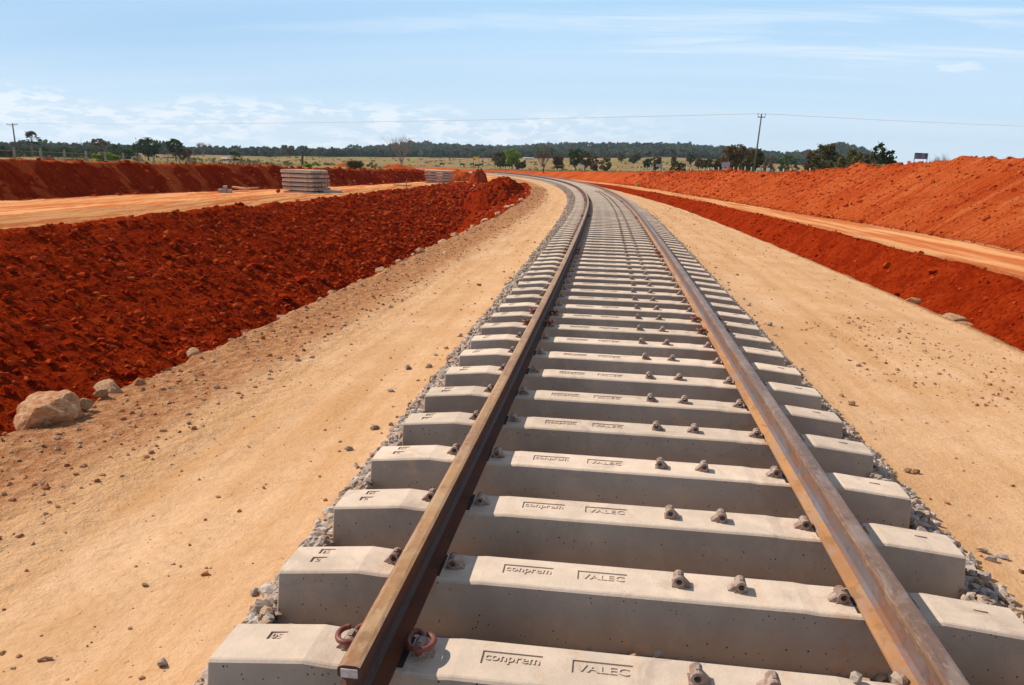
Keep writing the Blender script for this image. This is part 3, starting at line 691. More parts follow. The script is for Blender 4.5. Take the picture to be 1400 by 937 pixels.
def sleeper_mesh(detail, boxes=2):
    xs = sorted(set([-1.4, -1.395, -1.08, -.99, -.65, -.60, -.3, 0, .05, .08, .46, .49, .60, .65, .99, 1.08, 1.395, 1.4])) if detail else [-1.4, -1.1, -.65, .65, 1.1, 1.4]
    v = []; f = []
    # section: y, z-offset ; rounded top arrises
    def sec(x):
        zt = sleeper_top(x); e = .010 if abs(x) > 1.399 else 0
        H = .235; r = .0085
        yb = TW + .040
        L = [(-(yb), -H), (-(TW+.006), zt-r*1.1), (-(TW-.002), zt-r*.35), (-(TW-r), zt), (0, zt+.001), ((TW-r), zt), ((TW-.002), zt-r*.35), ((TW+.006), zt-r*1.1), (yb, -H)]
        return [(x, y, z) for y, z in L]
    for x in xs:
        S = sec(x)
        if abs(x) == 1.4: S = [(x, y*(1-.004/abs(y)) if abs(y) > .02 else y, z-(.004 if z > -.1 else 0)) for x, y, z in S]
        v += S
    n = 9
    for i in range(len(xs)-1):
        for k in range(n-1): f.append((i*n+k, (i+1)*n+k, (i+1)*n+k+1, i*n+k+1))
        f.append((i*n+n-1, (i+1)*n+n-1, (i+1)*n, i*n))
    f.append(tuple(range(n))); f.append(tuple((len(xs)-1)*n+k for k in range(n))[::-1])
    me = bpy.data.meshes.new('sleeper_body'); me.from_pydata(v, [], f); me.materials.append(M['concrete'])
    bm = bmesh.new(); bm.from_mesh(me); bmesh.ops.recalc_face_normals(bm, faces=bm.faces)
    if detail: bmesh.ops.triangulate(bm, faces=bm.faces)
    bm.to_mesh(me); bm.free(); me.update()
    if detail:
        recs = [(-.425, .010, .196, .070), (-.135, .010, .192, .068)]
        if boxes == 2: recs += [(-1.262, .055, .062, .042), (-1.272, -.015, .062, .042)]
        else: recs += [(-1.225, .030, .062, .045)]
        recs += [(1.265, .02, .055, .030)]
        cut = MB()
        for x, y, w, d in recs: cut.box((x, y, sleeper_top(x)+.02-.0045), (w, d, .04), ry=(-.15 if x < -1.1 else (.15 if x > 1.1 else 0)))
        cme = cut.mesh('cutter', M['concrete']); co = link('cutter', cme); bo = link('tmp', me)
        md = bo.modifiers.new('b', 'BOOLEAN'); md.operation = 'DIFFERENCE'; md.object = co; md.solver = 'EXACT'
        dg = bpy.context.evaluated_depsgraph_get(); dg.update()
        out = bpy.data.meshes.new_from_object(bo.evaluated_get(dg)); bpy.data.objects.remove(bo); bpy.data.objects.remove(co)
        bm = bmesh.new(); bm.from_mesh(out)
        tz = -.0045+.0018
        txt = [text_mesh('conprem', .058, -.425, .008, tz, .178), text_mesh('VALEC', .052, -.135, .010, tz, .168)]
        if boxes == 2: txt += [text_mesh('15', .036, -1.262, .055, sleeper_top(-1.262)+tz), text_mesh('2', .036, -1.272, -.015, sleeper_top(-1.272)+tz)]
        else: txt += [text_mesh('05', .038, -1.225, .030, sleeper_top(-1.225)+tz)]
        for tm in txt: bm.from_mesh(tm)
        for fc in bm.faces: fc.material_index = 0
        bm.to_mesh(out); bm.free(); out.name = 'sleeper_body'
        while len(out.materials) > 1: out.materials.pop()
        return out
    return me
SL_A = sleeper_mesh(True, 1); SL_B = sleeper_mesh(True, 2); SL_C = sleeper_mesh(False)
def shoulder_mesh(side):
    """cast shoulder: barrel with a hole along the track, a foot and a sloping gusset; side=+1: rail lies towards +x"""
    mb = MB(); n = 14; L = .030; ro, ri = .021, .0115; cz = .026
    V = []
    for y in (-L, L):
        for k in range(n):
            a = 2*math.pi*k/n; V.append((ro*math.cos(a), y, cz+ro*math.sin(a)))
        for k in range(n):
            a = 2*math.pi*k/n; V.append((ri*math.cos(a), y, cz+ri*math.sin(a)))
    Fs = []
    for k in range(n):
        k2 = (k+1) % n
        Fs += [(k, k2, 2*n+k2, 2*n+k), (n+k2, n+k, 3*n+k, 3*n+k2), (k2, k, n+k, n+k2), (2*n+k, 2*n+k2, 3*n+k2, 3*n+k)]
    mb.add(V, Fs)
    # foot under the barrel and gusset on the outer side
    mb.box((0, 0, -.002), (.050, .056, .016)); mb.box((-.004*side, 0, .008), (.034, .050, .012))
    g = [(-.018*side, -.020, .030), (-.018*side, .020, .030), (-.046*side, .017, .004), (-.046*side, -.017, .004), (-.014*side, -.020, -.006), (-.014*side, .020, -.006), (-.048*side, .018, -.006), (-.048*side, -.018, -.006)]
    mb.add(g, [(0, 1, 2, 3), (4, 7, 6, 5), (0, 3, 7, 4), (1, 5, 6, 2), (3, 2, 6, 7), (0, 4, 5, 1)])
    mb.box((0, .004, cz+ro-.002), (.012, .030, .010))
    me = mb.mesh('shoulder', M['iron']); bm = bmesh.new(); bm.from_mesh(me); bmesh.ops.recalc_face_normals(bm, faces=bm.faces); bm.to_mesh(me); bm.free(); return me
SH = {1: shoulder_mesh(1), -1: shoulder_mesh(-1)}
def clip_mesh(side):
    P = [(0, -.040, .026), (0, .030, .026), (.004, .052, .030), (.022, .066, .038), (.044, .058, .042), (.052, .034, .038), (.048, .008, .034), (.040, -.018, .046), (.022, -.040, .052), (-.004, -.048, .058), (-.030, -.040, .056), (-.046, -.016, .054), (-.048, .012, .054), (-.034, .034, .052), (-.014, .038, .056)]
    # smooth the path
    P = np.array(P); u = np.arange(len(P)); uu = np.linspace(0, len(P)-1, 44)
    Q = np.stack([np.interp(uu, u, P[:, i]) for i in range(3)], 1)
    for _ in range(4): Q[1:-1] = (Q[:-2]+2*Q[1:-1]+Q[2:])/4
    Q[:, 0] *= side*.92; Q[:, 1] *= 1.1; Q[:, 2] = .026+(Q[:, 2]-.026)*.62
    mb = MB(); mb.tube([tuple(q) for q in Q], .0098, 10); me = mb.mesh('clip', M['clip'], smooth=True); return me
CLIP = {1: clip_mesh(1), -1: clip_mesh(-1)}
mb = MB(); mb.box((0, 0, -.0035), (.156, .165, .007)); PAD = mb.mesh('rail_pad', M['pad'])
SPOS = [(-.955, 1), (-.722, -1), (.155, -1), (.385, 1), (.752, 1), (.985, -1)]
s_front = [0.0, .5825, 1.1928, 1.8114, 2.439, 3.0536, 3.6601, 4.2746]
while s_front[-1] < 152: s_front.append(s_front[-1] + .61 + random.uniform(-.012, .012))
clipped = {0, 9, 10, 20, 21, 38, 39, 58, 59}
def ordw(i):
    if i < len(ORD): return ORD[i]
    return f'{i+1}th' if (i+1) % 10 not in (1, 2, 3) or 10 < (i+1) % 100 < 14 else f'{i+1}'+{1: 'st', 2: 'nd', 3: 'rd'}[(i+1) % 10]
pro = {}
for i, s0 in enumerate(s_front):
    sm_ = s0 + .106; x, y, th = tr(sm_, random.uniform(-.012, .012)); x, y = float(x), float(y)
    near = s0 < 52
    e = empty('sleeper', (x, y, 0), float(th) + random.uniform(-.007, .007)); e.scale = (1, 1, 1)
    if i == 0: lab = 'concrete sleeper nearest the camera under the whitened rail end, stones on its back edge'
    elif i < 60: lab = f'{ordw(i)} concrete sleeper from the camera end of the track'
    elif near: lab = f'{ordw(i)} concrete sleeper from the camera end, in the bend of the track'
    else: lab = 'far grey concrete sleeper in the distant bend, too small to tell from its neighbours'
    if i in clipped and i > 0 and i < 25: lab += ', with red ring clips on it'
    tag(e, lab, 'sleeper', 'concrete sleepers of the track')
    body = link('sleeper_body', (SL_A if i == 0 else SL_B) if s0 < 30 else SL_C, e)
    if not near: continue
    for k, (px, sd) in enumerate(SPOS):
        o = link('shoulder', SH[sd], e); o.location = (px, random.uniform(-.004, .004), sleeper_top(px)); o.rotation_euler = (0, 0, random.uniform(-.06, .06))
        if i in clipped and k in ((0, 1) if i == 0 else (0, 1, 4, 5)):
            c = link('clip', CLIP[sd], e); c.location = (px, 0, sleeper_top(px)+.002); c.rotation_euler = (0, 0, random.uniform(-.05, .05))
    for px in (TL, TR_):
        o = link('rail_pad', PAD, e); o.location = (px, 0, 0)

# ------------------------------------------------------------------ ballast, clods, pebbles (uncountable)
def build_ballast():
    P = []; Z = []
    for sd in (-1, 1):
        s = np.concatenate([-.5+12.5*rng.random(2300)**.8, rng.uniform(-.3, 4.5, 700), rng.uniform(12, 30, 1900), rng.uniform(30, 75, 1500)]); n = len(s)
        w = np.interp(s, [0, 1.5, 5, 12, 30, 300], [.10, .15, .22, .32, .44, .5] if sd < 0 else [.24, .22, .20, .22, .30, .36]); t = 1.395 + w*rng.random(n)**1.5
        t = t + (rng.random(n) < .012)*rng.random(n)*.35
        x, y, _ = tr(s, sd*t); g = gz(s, sd*t); hgt = np.clip(1-(t-1.4)/w, 0, 1)*rng.uniform(0, 1, n)*np.interp(s, [0, 3], [.04, .09])
        P.append(np.stack([x, y, g+.012+hgt], 1)); Z.append(rng.uniform(.028, .068, n)*np.interp(s, [0, 30, 80], [1, 1.1, 1.6]))
    # between the sleepers
    s = rng.uniform(-.6, 14, 2600); t = rng.uniform(-1.4, 1.4, 2600); x, y, _ = tr(s, t)
    P.append(np.stack([x, y, gz(s, t)+.01], 1)); Z.append(rng.uniform(.03, .06, 2600))
    o = link('ballast', stones('ballast', np.concatenate(P), np.concatenate(Z), M['ballast'])); tag(o, 'grey crushed stone ballast spilling out round the sleeper ends', 'ballast', kind='stuff')
build_ballast()
# the few stones lying on the back edge of the first sleeper and beside it
for (sx, tx, sz, zz, lab) in ((.185, .665, .055, .018, 'pale stone leftmost on the back edge of the nearest sleeper'), (.19, .80, .05, .02, 'pointed grey stone standing on the nearest sleeper beside the right rail foot'), (.18, .86, .04, .012, 'small pale stone under the right rail on the nearest sleeper')):
    x, y, _ = tr(sx, tx); me = stones('stone', np.zeros((1, 3)), [sz], M['ballast'], jit=.2); o = link('stone', me); o.location = (float(x), float(y), zz); tag(o, lab, 'stone', 'loose stones on the nearest sleeper')
def scatter(name, lab, cat, m, n, s_rng, t_fn, size, power=1.0, sink=.1, smooth=False, flat=.75, big=.02, jit=.28):
    u = rng.random(n)**power; s = s_rng[0] + (s_rng[1]-s_rng[0])*u; t = t_fn(s, rng.random(n)); x, y, _ = tr(s, t)
    sz = size[0] + (size[1]-size[0])*rng.random(n)**4.2; sz = sz*(1+(rng.random(n) < big)*rng.uniform(.6, 1.6, n)); sz *= np.interp(s, [0, 20, 100], [1, 1.25, 2.4])
    P = np.stack([x, y, gz(s, t) + sz*(.5-sink)*flat*.6], 1)
    o = link(name, stones(name, P, sz, m, flat=flat, smooth=smooth, jit=jit)); tag(o, lab, cat, kind='stuff')
def L(i): return lambda s: smv(s, FEAT[i][0])
lerp = lambda a, b, u: a + (b-a)*u
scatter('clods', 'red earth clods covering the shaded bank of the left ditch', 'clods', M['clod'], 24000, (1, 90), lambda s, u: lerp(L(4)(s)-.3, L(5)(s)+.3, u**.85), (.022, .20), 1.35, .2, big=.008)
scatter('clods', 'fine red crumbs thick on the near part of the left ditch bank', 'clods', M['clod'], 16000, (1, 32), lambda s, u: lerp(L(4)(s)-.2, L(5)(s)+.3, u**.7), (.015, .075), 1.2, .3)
scatter('clods', 'red clods between the far rocks and the mound', 'clods', M['clod'], 3500, (36, 84), lambda s, u: lerp(L(7)(s)-.05, L(6)(s), u), (.04, .2), 1.0, .2)
scatter('clods', 'red clods along the foot of the rock line left of the path', 'clods', M['clod'], 900, (-1, 60), lambda s, u: lerp(L(7)(s)-.1, L(7)(s)-1.6, u), (.02, .09), 1.4, .15)
scatter('clods', 'red earth crumbs on the smooth bank of the right ditch', 'clods', M['clod'], 2600, (2, 80), lambda s, u: lerp(L(16)(s), L(17)(s)+.3, u), (.02, .12), 1.3, .25)
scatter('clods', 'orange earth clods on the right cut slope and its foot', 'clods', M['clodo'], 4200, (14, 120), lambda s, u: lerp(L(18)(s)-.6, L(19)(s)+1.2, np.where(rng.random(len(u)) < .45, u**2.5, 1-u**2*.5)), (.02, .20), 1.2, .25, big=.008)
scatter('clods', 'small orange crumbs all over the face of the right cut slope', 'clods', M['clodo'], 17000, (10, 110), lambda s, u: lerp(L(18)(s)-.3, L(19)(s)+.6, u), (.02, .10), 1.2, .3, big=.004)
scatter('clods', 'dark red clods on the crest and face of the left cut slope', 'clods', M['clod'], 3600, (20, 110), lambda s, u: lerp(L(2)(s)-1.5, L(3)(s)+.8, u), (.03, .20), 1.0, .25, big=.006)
scatter('pebbles', 'tan crumbs and pebbles on the rough edge of the left path', 'pebbles', M['pebble'], 8500, (-.5, 70), lambda s, u: lerp(L(7)(s)-.05, L(8)(s)+.35, u**1.3), (.007, .05), 1.6, .2)
scatter('pebbles', 'small pebbles strewn over the left sand path', 'pebbles', M['pebble'], 1500, (-.5, 40), lambda s, u: lerp(-3.2, -1.6, u), (.006, .030), 1.5, .2)
scatter('pebbles', 'small pebbles strewn over the right sand path', 'pebbles', M['pebble'], 2200, (-.5, 40), lambda s, u: lerp(1.6, L(14)(s), u), (.007, .034), 1.4, .2)
scatter('pebbles', 'patch of reddish stones near the right edge of the right sand path', 'pebbles', M['pebble'], 500, (4.6, 8.6), lambda s, u: 3.1 + .55*np.sin(s*3.1)*.5 + (u-.5)*1.5, (.012, .045), 1.0, .2)

# ------------------------------------------------------------------ single rocks
def rock_mesh(seed, cuts=13, sub=4, rough=.09):
    r = np.random.default_rng(seed); bm = bmesh.new(); bmesh.ops.create_icosphere(bm, subdivisions=sub, radius=1)
    V = np.array([v.co[:] for v in bm.verts])
    for _ in range(cuts):
        nrm = r.normal(size=3); nrm /= np.linalg.norm(nrm); d = r.uniform(.42, .82); k = V@nrm; over = np.clip(k-d, 0, None); V -= over[:, None]*nrm[None]*.93
    V *= (1 + rough*fbm(V[:, 0]*2+seed, V[:, 1]*2+V[:, 2]*1.7, 4, seed) + rough*.4*fbm(V[:, 0]*7, V[:, 1]*7+V[:, 2]*6, 3, seed))[:, None]
    for v, c in zip(bm.verts, V): v.co = c
    me = bpy.data.meshes.new('rock'); bm.to_mesh(me); bm.free(); return me
def rock(name, s, t, size, dims, rz, m, lab, cat='rock', group=None, seed=1, dz=0, sub=3):
    me = rock_mesh(seed, sub=sub, cuts=20 if name == 'boulder' else 13, rough=.16 if name == 'boulder' else .11); me.materials.append(m)
    me.polygons.foreach_set('use_smooth', np.ones(len(me.polygons), bool))
    try: me.set_sharp_from_angle(angle=math.radians(16))
    except Exception: pass
    o = link(name, me); x, y, th = tr(s, t); x, y = float(x), float(y)
    o.scale = tuple(size*d/2 for d in dims); o.rotation_euler = (0, 0, rz); o.location = (x, y, float(gz(s, t)[0]) + size*dims[2]*.28 + dz)
    tag(o, lab, cat, group); return o
def unproj(a, b, z):
    d = FW + RT*(a-700)/F_PX - UP*(b-468.5)/F_PX; k = (z-CAM[2])/d[2]; p = CAM+d*k; return st(p[0], p[1])
rock('boulder', 2.84, -4.17, .55, (1.08, .85, .92), .15, M['stone'], 'large tan boulder at the left edge of the path, biggest rock in view', 'boulder', 'rocks along the left path edge', 4, -.10, 5)
RK = [  # photo column, row, width in metres, label
 (66, 584, .10, 'small pale rock at the front foot of the large boulder'), (113, 560, .17, 'rounded tan rock touching the right side of the large boulder'),
 (148, 532, .25, 'long flat-topped rock just behind the large boulder'), (140, 541, .14, 'low rock in front of the flat-topped one by the boulder'),
 (195, 510, .13, 'broken whitish rock on the path edge beyond the large boulder'), (268, 478, .26, 'pointed tan rock leaning at the ditch edge, next after the whitish one'),
 (318, 452, .15, 'squarish tan rock of a close pair on the ditch edge'), (341, 446, .16, 'right-hand rock of the close pair on the ditch edge'), (383, 424, .19, 'round brown rock standing alone on the ditch edge'),
 (402, 414, .13, 'small rock beside the round brown one'), (440, 402, .16, 'pale rock lying on the path side of the edge'), (455, 391, .30, 'long pale rock midway along the ditch edge'),
 (492, 373, .18, 'tan rock just beyond the long pale one'), (520, 364, .26, 'pale rock of the middle stretch of the ditch edge, before the sharp one'), (545, 354, .2, 'sharp-edged pale rock in the middle stretch of the ditch edge'),
 (573, 342, .32, 'upright pointed pale rock on the far half of the ditch edge'), (604, 327, .40, 'wide pale rock on the far half of the ditch edge'), (622, 320, .3, 'low rock right behind the wide pale one'),
 (648, 305, .40, 'blocky pale rock before the far red mound'), (662, 296, .45, 'bright upright rock before the far red mound'), (680, 287, .5, 'pale rock at the near foot of the far red mound'),
 (694, 281, .55, 'slanting pale rock at the foot of the far red mound'), (703, 274, .5, 'pale rock at the middle of the far mound foot'), (712, 268, .6, 'pale rock at the tip of the far mound foot'), (719, 262, .55, 'farthest pale rock beside the red mound')]
for i, (a, b, w, lab) in enumerate(RK):
    s, t = unproj(a, b, -.33); t = min(t, -3.9)
    rock('rock', s, t, w*(.95 if i < 4 else .78), (1.1, .8, .6+.25*random.random()), random.uniform(-.8, .8), M['stonepale' if i % 3 else 'stone'], lab, 'rock', 'rocks along the left path edge', 20+i, 0, 3)
for i, (a, b, w, lab) in enumerate([(1248, 411, .28, 'low tan rock at the right path edge, farther of the three'), (1302, 431, .30, 'flat pale rock at the right path edge, middle of the three'), (1318, 437, .2, 'dark reddish rock at the right path edge, nearest of the three')]):
    s, t = unproj(a, b, -.34); rock('rock', s, t, w, (1.2, .8, .45), random.uniform(-.5, .5), M['stonepale' if i == 1 else 'stone'], lab, 'rock', 'rocks along the right path edge', 60+i)
for i, (a, b, w, m, lab) in enumerate([(258, 579, .045, 'stonepale', 'small grey stone alone on the left path near the boulder'), (198, 807, .035, 'stonepale', 'dark grey stone on the near left path'), (1252, 654, .05, 'stone', 'reddish stone on the right path near the sleepers'), (1395, 790, .04, 'stone', 'red stone at the right edge of the photo'), (1163, 559, .075, 'stonepale', 'pale flat stone on the right path beside the sleeper ends'), (1240, 654, .06, 'stonepale', 'pale stone lying loose beside the ballast on the right')]):
    s, t = unproj(a, b, -.29); rock('stone', s, t, w, (1.2, .8, .7), random.uniform(-.5, .5), M[m], lab, 'stone', 'loose stones on the sand paths', 80+i, 0, 2)

# ------------------------------------------------------------------ dirt heaps
def heap(px, dist, w, dpt, hgt, lab, seed, m='earth', red=0, zc=None, group='heaps of excavated earth', n=48, pw=1.6, clods=0):
    x, y = at(px, dist); u = np.linspace(-1, 1, n); U, Vv = np.meshgrid(u, u, indexing='ij')
    R = np.hypot(U, Vv); prof = np.clip(1-R**pw, 0, 1)**.85
    z = hgt*prof*(1+.35*fbm(U*2+seed, Vv*2, 4, seed)) + hgt*.22*fbm(U*6, Vv*6+seed, 5, seed+3, .65)*(R < .95)
    z[R > .97] -= .5
    g = gzx(x, y) if zc is None else zc
    me = mesh_np('dirt_heap', np.stack([U*w/2, Vv*dpt/2, z], 2).reshape(-1, 3), (lambda q: np.stack([q, q+n, q+n+1, q+1], 2).reshape(-1, 4))(np.arange(n-1)[:, None]*n+np.arange(n-1)[None, :]), M['earth'], True)
    nv = n*n; ca = me.attributes.new('zone', 'FLOAT_COLOR', 'POINT'); ca.data.foreach_set('color', np.tile([red, 0, 0, 0], nv).astype(np.float32))
    for nm, val in (('cutm', 1-red), ('fieldm', 0)):
        a = me.attributes.new(nm, 'FLOAT', 'POINT'); a.data.foreach_set('value', np.full(nv, val, np.float32))
    uvl = me.uv_layers.new(name='track'); 
    o = link('dirt_heap', me); o.location = (x, y, g-.05); tag(o, lab, 'dirt heap', group)
    if clods:
        ii = rng.integers(2, n-2, clods); jj = rng.integers(2, n-2, clods); k = R[ii, jj] < .95; ii, jj = ii[k], jj[k]
        P = np.stack([U[ii, jj]*w/2 + rng.uniform(-.05, .05, len(ii)), Vv[ii, jj]*dpt/2 + rng.uniform(-.05, .05, len(ii)), z[ii, jj]+.01], 1)
        link('clod_layer', stones('clod_layer', P, .04+.20*rng.random(len(ii))**3, M['clod']), o)['kind'] = 'stuff'
    return o
heap(654, 94, 2.5, 4.0, 1.85, 'steep dark red heap beside the far sleeper stack, shadowed on its right', 3, red=.6, zc=-.95, pw=2.6)
heap(628, 101, 5.6, 4.0, 1.6, 'gullied orange heap right behind the far sleeper stack', 8, red=0, zc=-.9, pw=2.4)
heap(545, 132, 8.0, 4.5, 1.15, 'low reddish heap on the field below the bare tree', 12, red=.3, zc=-.1, pw=2.0)
heap(686, 66, 6.4, 8.0, 2.05, 'rounded red mound where the left ditch ends', 17, red=1, zc=-1.75, n=90, clods=2600)
heap(470, 150, 6, 4, 1.2, 'small orange heap on the field behind the near sleeper stack', 19, red=0, zc=-.1)

# ------------------------------------------------------------------ stacks of sleepers
SLS = sleeper_mesh(False)
def stack(px, dist, layers, per, rz, tagw, zc, extra=()):
    x, y = at(px, dist); c, s = math.cos(rz), math.sin(rz)
    pos = ['front', 'second', 'middle', 'fourth', 'back', 'sixth']
    lay = ['bottom', 'second', 'third', 'fourth', 'fifth', 'top'] if layers == 6 else ['bottom', 'second', 'third', 'fourth', 'top']
    for k in range(layers):
        sh = random.uniform(-.05, .05) - (.12 if k >= layers-2 else 0)
        for j in range(per):
            lx = sh + random.uniform(-.02, .02); ly = (j-(per-1)/2)*.33; z = zc + .235 + k*.305
            o = link('sleeper', SLS); o.location = (x+lx*c-ly*s, y+lx*s+ly*c, z); o.rotation_euler = (0, 0, rz+random.uniform(-.008, .008))
            tag(o, f'stacked concrete sleeper, {pos[j]} of the {lay[k]} layer in {tagw}', 'sleeper', 'stacked concrete sleepers of ' + tagw)
        if k < layers-1:
            for q, wd in ((-.75, 'left'), (.75, 'right')):
                mb = MB(); mb.box((0, 0, 0), (.08, per*.33, .066)); b = link('wood_batten', mb.mesh('wood_batten', M['wood']))
                b.location = (x+q*c, y+q*s, zc+.235+k*.305+.0345); b.rotation_euler = (0, 0, rz); tag(b, f'{wd} wooden batten on the {lay[k]} layer of {tagw}', 'batten', 'wood battens between stacked sleepers')
    return x, y
stack(418, 57, 6, 6, -.34, 'the near tall stack', -.93)
stack(601, 92, 6, 6, -.1, 'the far stack', -1.06)
for px, d, w, h_, lab in ((455, 56, 1.1, .38, 'low concrete block leaning on the right end of the near stack'), (463, 55, 1.3, .20, 'flat concrete slab on the ground right of the near stack')):
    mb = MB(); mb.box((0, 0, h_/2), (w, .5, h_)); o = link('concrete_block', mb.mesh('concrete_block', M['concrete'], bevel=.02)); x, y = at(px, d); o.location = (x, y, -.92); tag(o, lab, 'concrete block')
# small pile of pale blocks and loose slabs
x, y = at(307, 55)
for k in range(4):
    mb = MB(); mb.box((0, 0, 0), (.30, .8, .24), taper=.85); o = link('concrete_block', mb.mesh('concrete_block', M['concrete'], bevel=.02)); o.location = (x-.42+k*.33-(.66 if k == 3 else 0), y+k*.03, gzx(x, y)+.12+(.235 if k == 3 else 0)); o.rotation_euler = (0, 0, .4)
    tag(o, ['leftmost', 'middle', 'rightmost', 'topmost'][k] + ' pale concrete block in the small pile by the left cut slope', 'concrete block', 'pile of pale blocks')
for k, (px, lab) in enumerate(((328, 'left thin slab tilted on the ground beside the pale blocks'), (338, 'right thin slab lying on the ground toward the near stack'))):
    x, y = at(px, 58); mb = MB(); mb.box((0, 0, .1), (1.2, .8, .12), ry=.12*(1-2*k)); o = link('slab', mb.mesh('slab', M['stonepale'], bevel=.02)); o.location = (x, y, gzx(x, y)+.12); o.rotation_euler = (0, 0, .3-k*.4); tag(o, lab, 'slab', 'loose slabs')
s_, t_ = st(*at(379, 56)); rock('rock', s_, t_, .42, (1, .9, .9), .3, M['clodo'], 'round orange rock left of the near sleeper stack', 'rock', None, 90)
mb = MB(); mb.tube([(0, 0, -.1), (.01, 0, 1.15)], [.035, .028], 7); o = link('stake', mb.mesh('stake', M['wood'])); x, y = at(555.5, 64); o.location = (x, y, -.95); tag(o, 'thin rusty marker stake standing on the left service road', 'stake')
o = link('slab', (lambda b: (b.box((0, 0, .08), (1.6, .9, .12)), b.mesh('slab', M['stonepale'], bevel=.02))[1])(MB())); x, y = at(550, 78); o.location = (x, y, gzx(x, y)+.02); tag(o, 'flat pale slab on the ground behind the marker stake', 'slab')

# ------------------------------------------------------------------ fences
def fence_posts(pts, h_, w, m, lab, grp):
    mb = MB(); mb.box((0, 0, h_/2), (w, w, h_), taper=.9); mb.box((0, 0, h_+.02), (w*.8, w*.8, .05), taper=.5); me = mb.mesh('fence_post', m)
    for i, (x, y, z) in enumerate(pts):
        o = link('fence_post', me); o.location = (x, y, z); o.rotation_euler = (random.uniform(-.03, .03), random.uniform(-.03, .03), random.uniform(0, 1)); tag(o, lab(i), 'fence post', grp)
pts = []; pxs = [(20.29+40.09*k)/(1+.06107*k) for k in range(-1, 26)]
for k, px in zip(range(-1, 26), pxs):
    d = 50*(1+.06107*k); x, y = at(px, d); pts.append((x, y, ht(px, 202+ k*1.6 if k < 8 else 202+12.8+(k-8)*.75, d)-1.75))
fence_posts(pts, 1.75, .15, M['post'], lambda i: (f'{ORD[i]} grey concrete fence post from the left behind the left bank' if i < 10 else 'distant grey fence post beyond the left bank'), 'fence posts along the left bank')
for k in range(3):
    mb = MB(); mb.tube([(p[0], p[1], p[2]+.75+.4*k) for p in pts], .006, 4); o = link('fence_wire', mb.mesh('fence_wire', M['wire'])); tag(o, ['lowest', 'middle', 'topmost'][k]+' wire strung along the left bank fence posts', 'fence wire', 'wires of the left fence')
pts = []
for px, d, yt in ((875, 210, 227.5), (884, 204, 227.5), (893, 198, 227.5), (902, 192, 228), (911, 186, 228), (920, 181, 228), (929, 176, 228.3), (939, 172, 228), (945, 166, 229), (957, 158, 229), (963, 152, 229.5), (970, 148, 229.5), (976, 144, 229.5), (983, 139, 229), (989, 135, 229.5), (995.5, 131, 229.3), (1003.6, 126, 229), (1010, 122, 229.5), (1019, 118, 228.5), (1028, 114, 229), (1038, 110, 230), (1043.6, 108, 230), (1050.7, 105, 230.5), (1065, 101, 231.5), (1072, 98, 231.5), (1082, 96, 231), (1108, 92, 230.5)):
    x, y = at(px, d); pts.append((x, y, ht(px, yt, d)-1.5))
fence_posts(pts, 1.5, .14, M['postw'], lambda i: f'{ordw(i)} whitewashed fence post from the left behind the right bank', 'whitewashed fence posts behind the right bank')

# ------------------------------------------------------------------ power poles and wires
def power_pole(px, dist, top_px, lean, lab, arm=1.9, style='t', r=.13, base=None):
    x, y = at(px, dist); zt = ht(px, top_px, dist); zb = natural(x, y) if base is None else base; zb = float(zb)-.3; H = zt-zb
    e = empty('power_pole', (x, y, zb)); tag(e, lab, 'power pole', 'power poles')
    mb = MB(); mb.tube([(-lean*H, 0, 0), (0, 0, H)], [r*1.15, r*.75], 9); link('pole', mb.mesh('pole', M['polewood'], smooth=True), e)
    ins = []
    if style == 't':
        mb = MB(); mb.box((0, -.12, H-.35), (arm, .10, .12)); mb.tube([(-arm*.32, -.12, H-.4), (0, -.1, H-1.0)], .02, 5); mb.tube([(arm*.32, -.12, H-.4), (0, -.1, H-1.0)], .02, 5); ca = link('crossarm', mb.mesh('crossarm', M['polewood']), e)
        for q in (-arm*.47, arm*.18, arm*.47):
            mb = MB(); mb.tube([(q, -.12, H-.29), (q, -.12, H-.12), (q, -.12, H-.02)], [.03, .085, .05], 8); i_ = link('insulator', mb.mesh('insulator', M['polewood']), e); ins.append((x+q, y-.12, zt-.02))
    elif style == 'h':
        mb = MB(); mb.box((0, -.1, H-.45), (arm, .09, .11)); link('crossarm', mb.mesh('crossarm', M['polewood']), e)
        for q in (-arm*.46, 0.0, arm*.46):
            mb = MB(); mb.tube([(q, -.1, H-.40), (q, -.1, H-.05)], [.025, .03], 6); mb.tube([(q-.09, -.1, H-.05), (q+.09, -.1, H-.05)], .05, 6); link('insulator', mb.mesh('insulator', M['polewood']), e); ins.append((x+q, y-.1, zt))
    return e, ins
_, ia = power_pole(23, 218, 170.5, -.035, 'dark power pole with crossarm at the far left beside the tall palm', 3.2, 't', .20)
_, ib = power_pole(1035, 106, 158.5, .045, 'tall leaning power pole with crossarm rising behind the right bank', 1.0, 'h', .11)
power_pole(412.5, 240, 203, 0, 'thin pale pole standing behind the near sleeper stack', style='n', r=.07)
power_pole(660, 330, 211, 0, 'thin pale pole in the field left of the green trees', style='n', r=.12)
power_pole(937.5, 240, 208.5, 0, 'thin pale pole in the field left of the big brown tree', style='n', r=.10)
power_pole(377, 560, 203, 0, 'distant pole against the dark wood, left', style='n', r=.16)
power_pole(517, 600, 205, 0, 'distant pole against the wood between stack and bare tree', style='n', r=.14)
def wire(a, b, sag, lab):
    pts = []
    for k in range(25):
        u = k/24; pts.append((a[0]+(b[0]-a[0])*u, a[1]+(b[1]-a[1])*u, a[2]+(b[2]-a[2])*u - sag*4*u*(1-u)))
    mb = MB(); mb.tube(pts, .009, 4); o = link('power_line', mb.mesh('power_line', M['wire'])); tag(o, lab, 'power line', 'overhead wires')
ic = [(q[0]+75, q[1]-20, q[2]-2.4) for q in ib]; idl = [(q[0]-90, q[1]+10, q[2]) for q in ia]
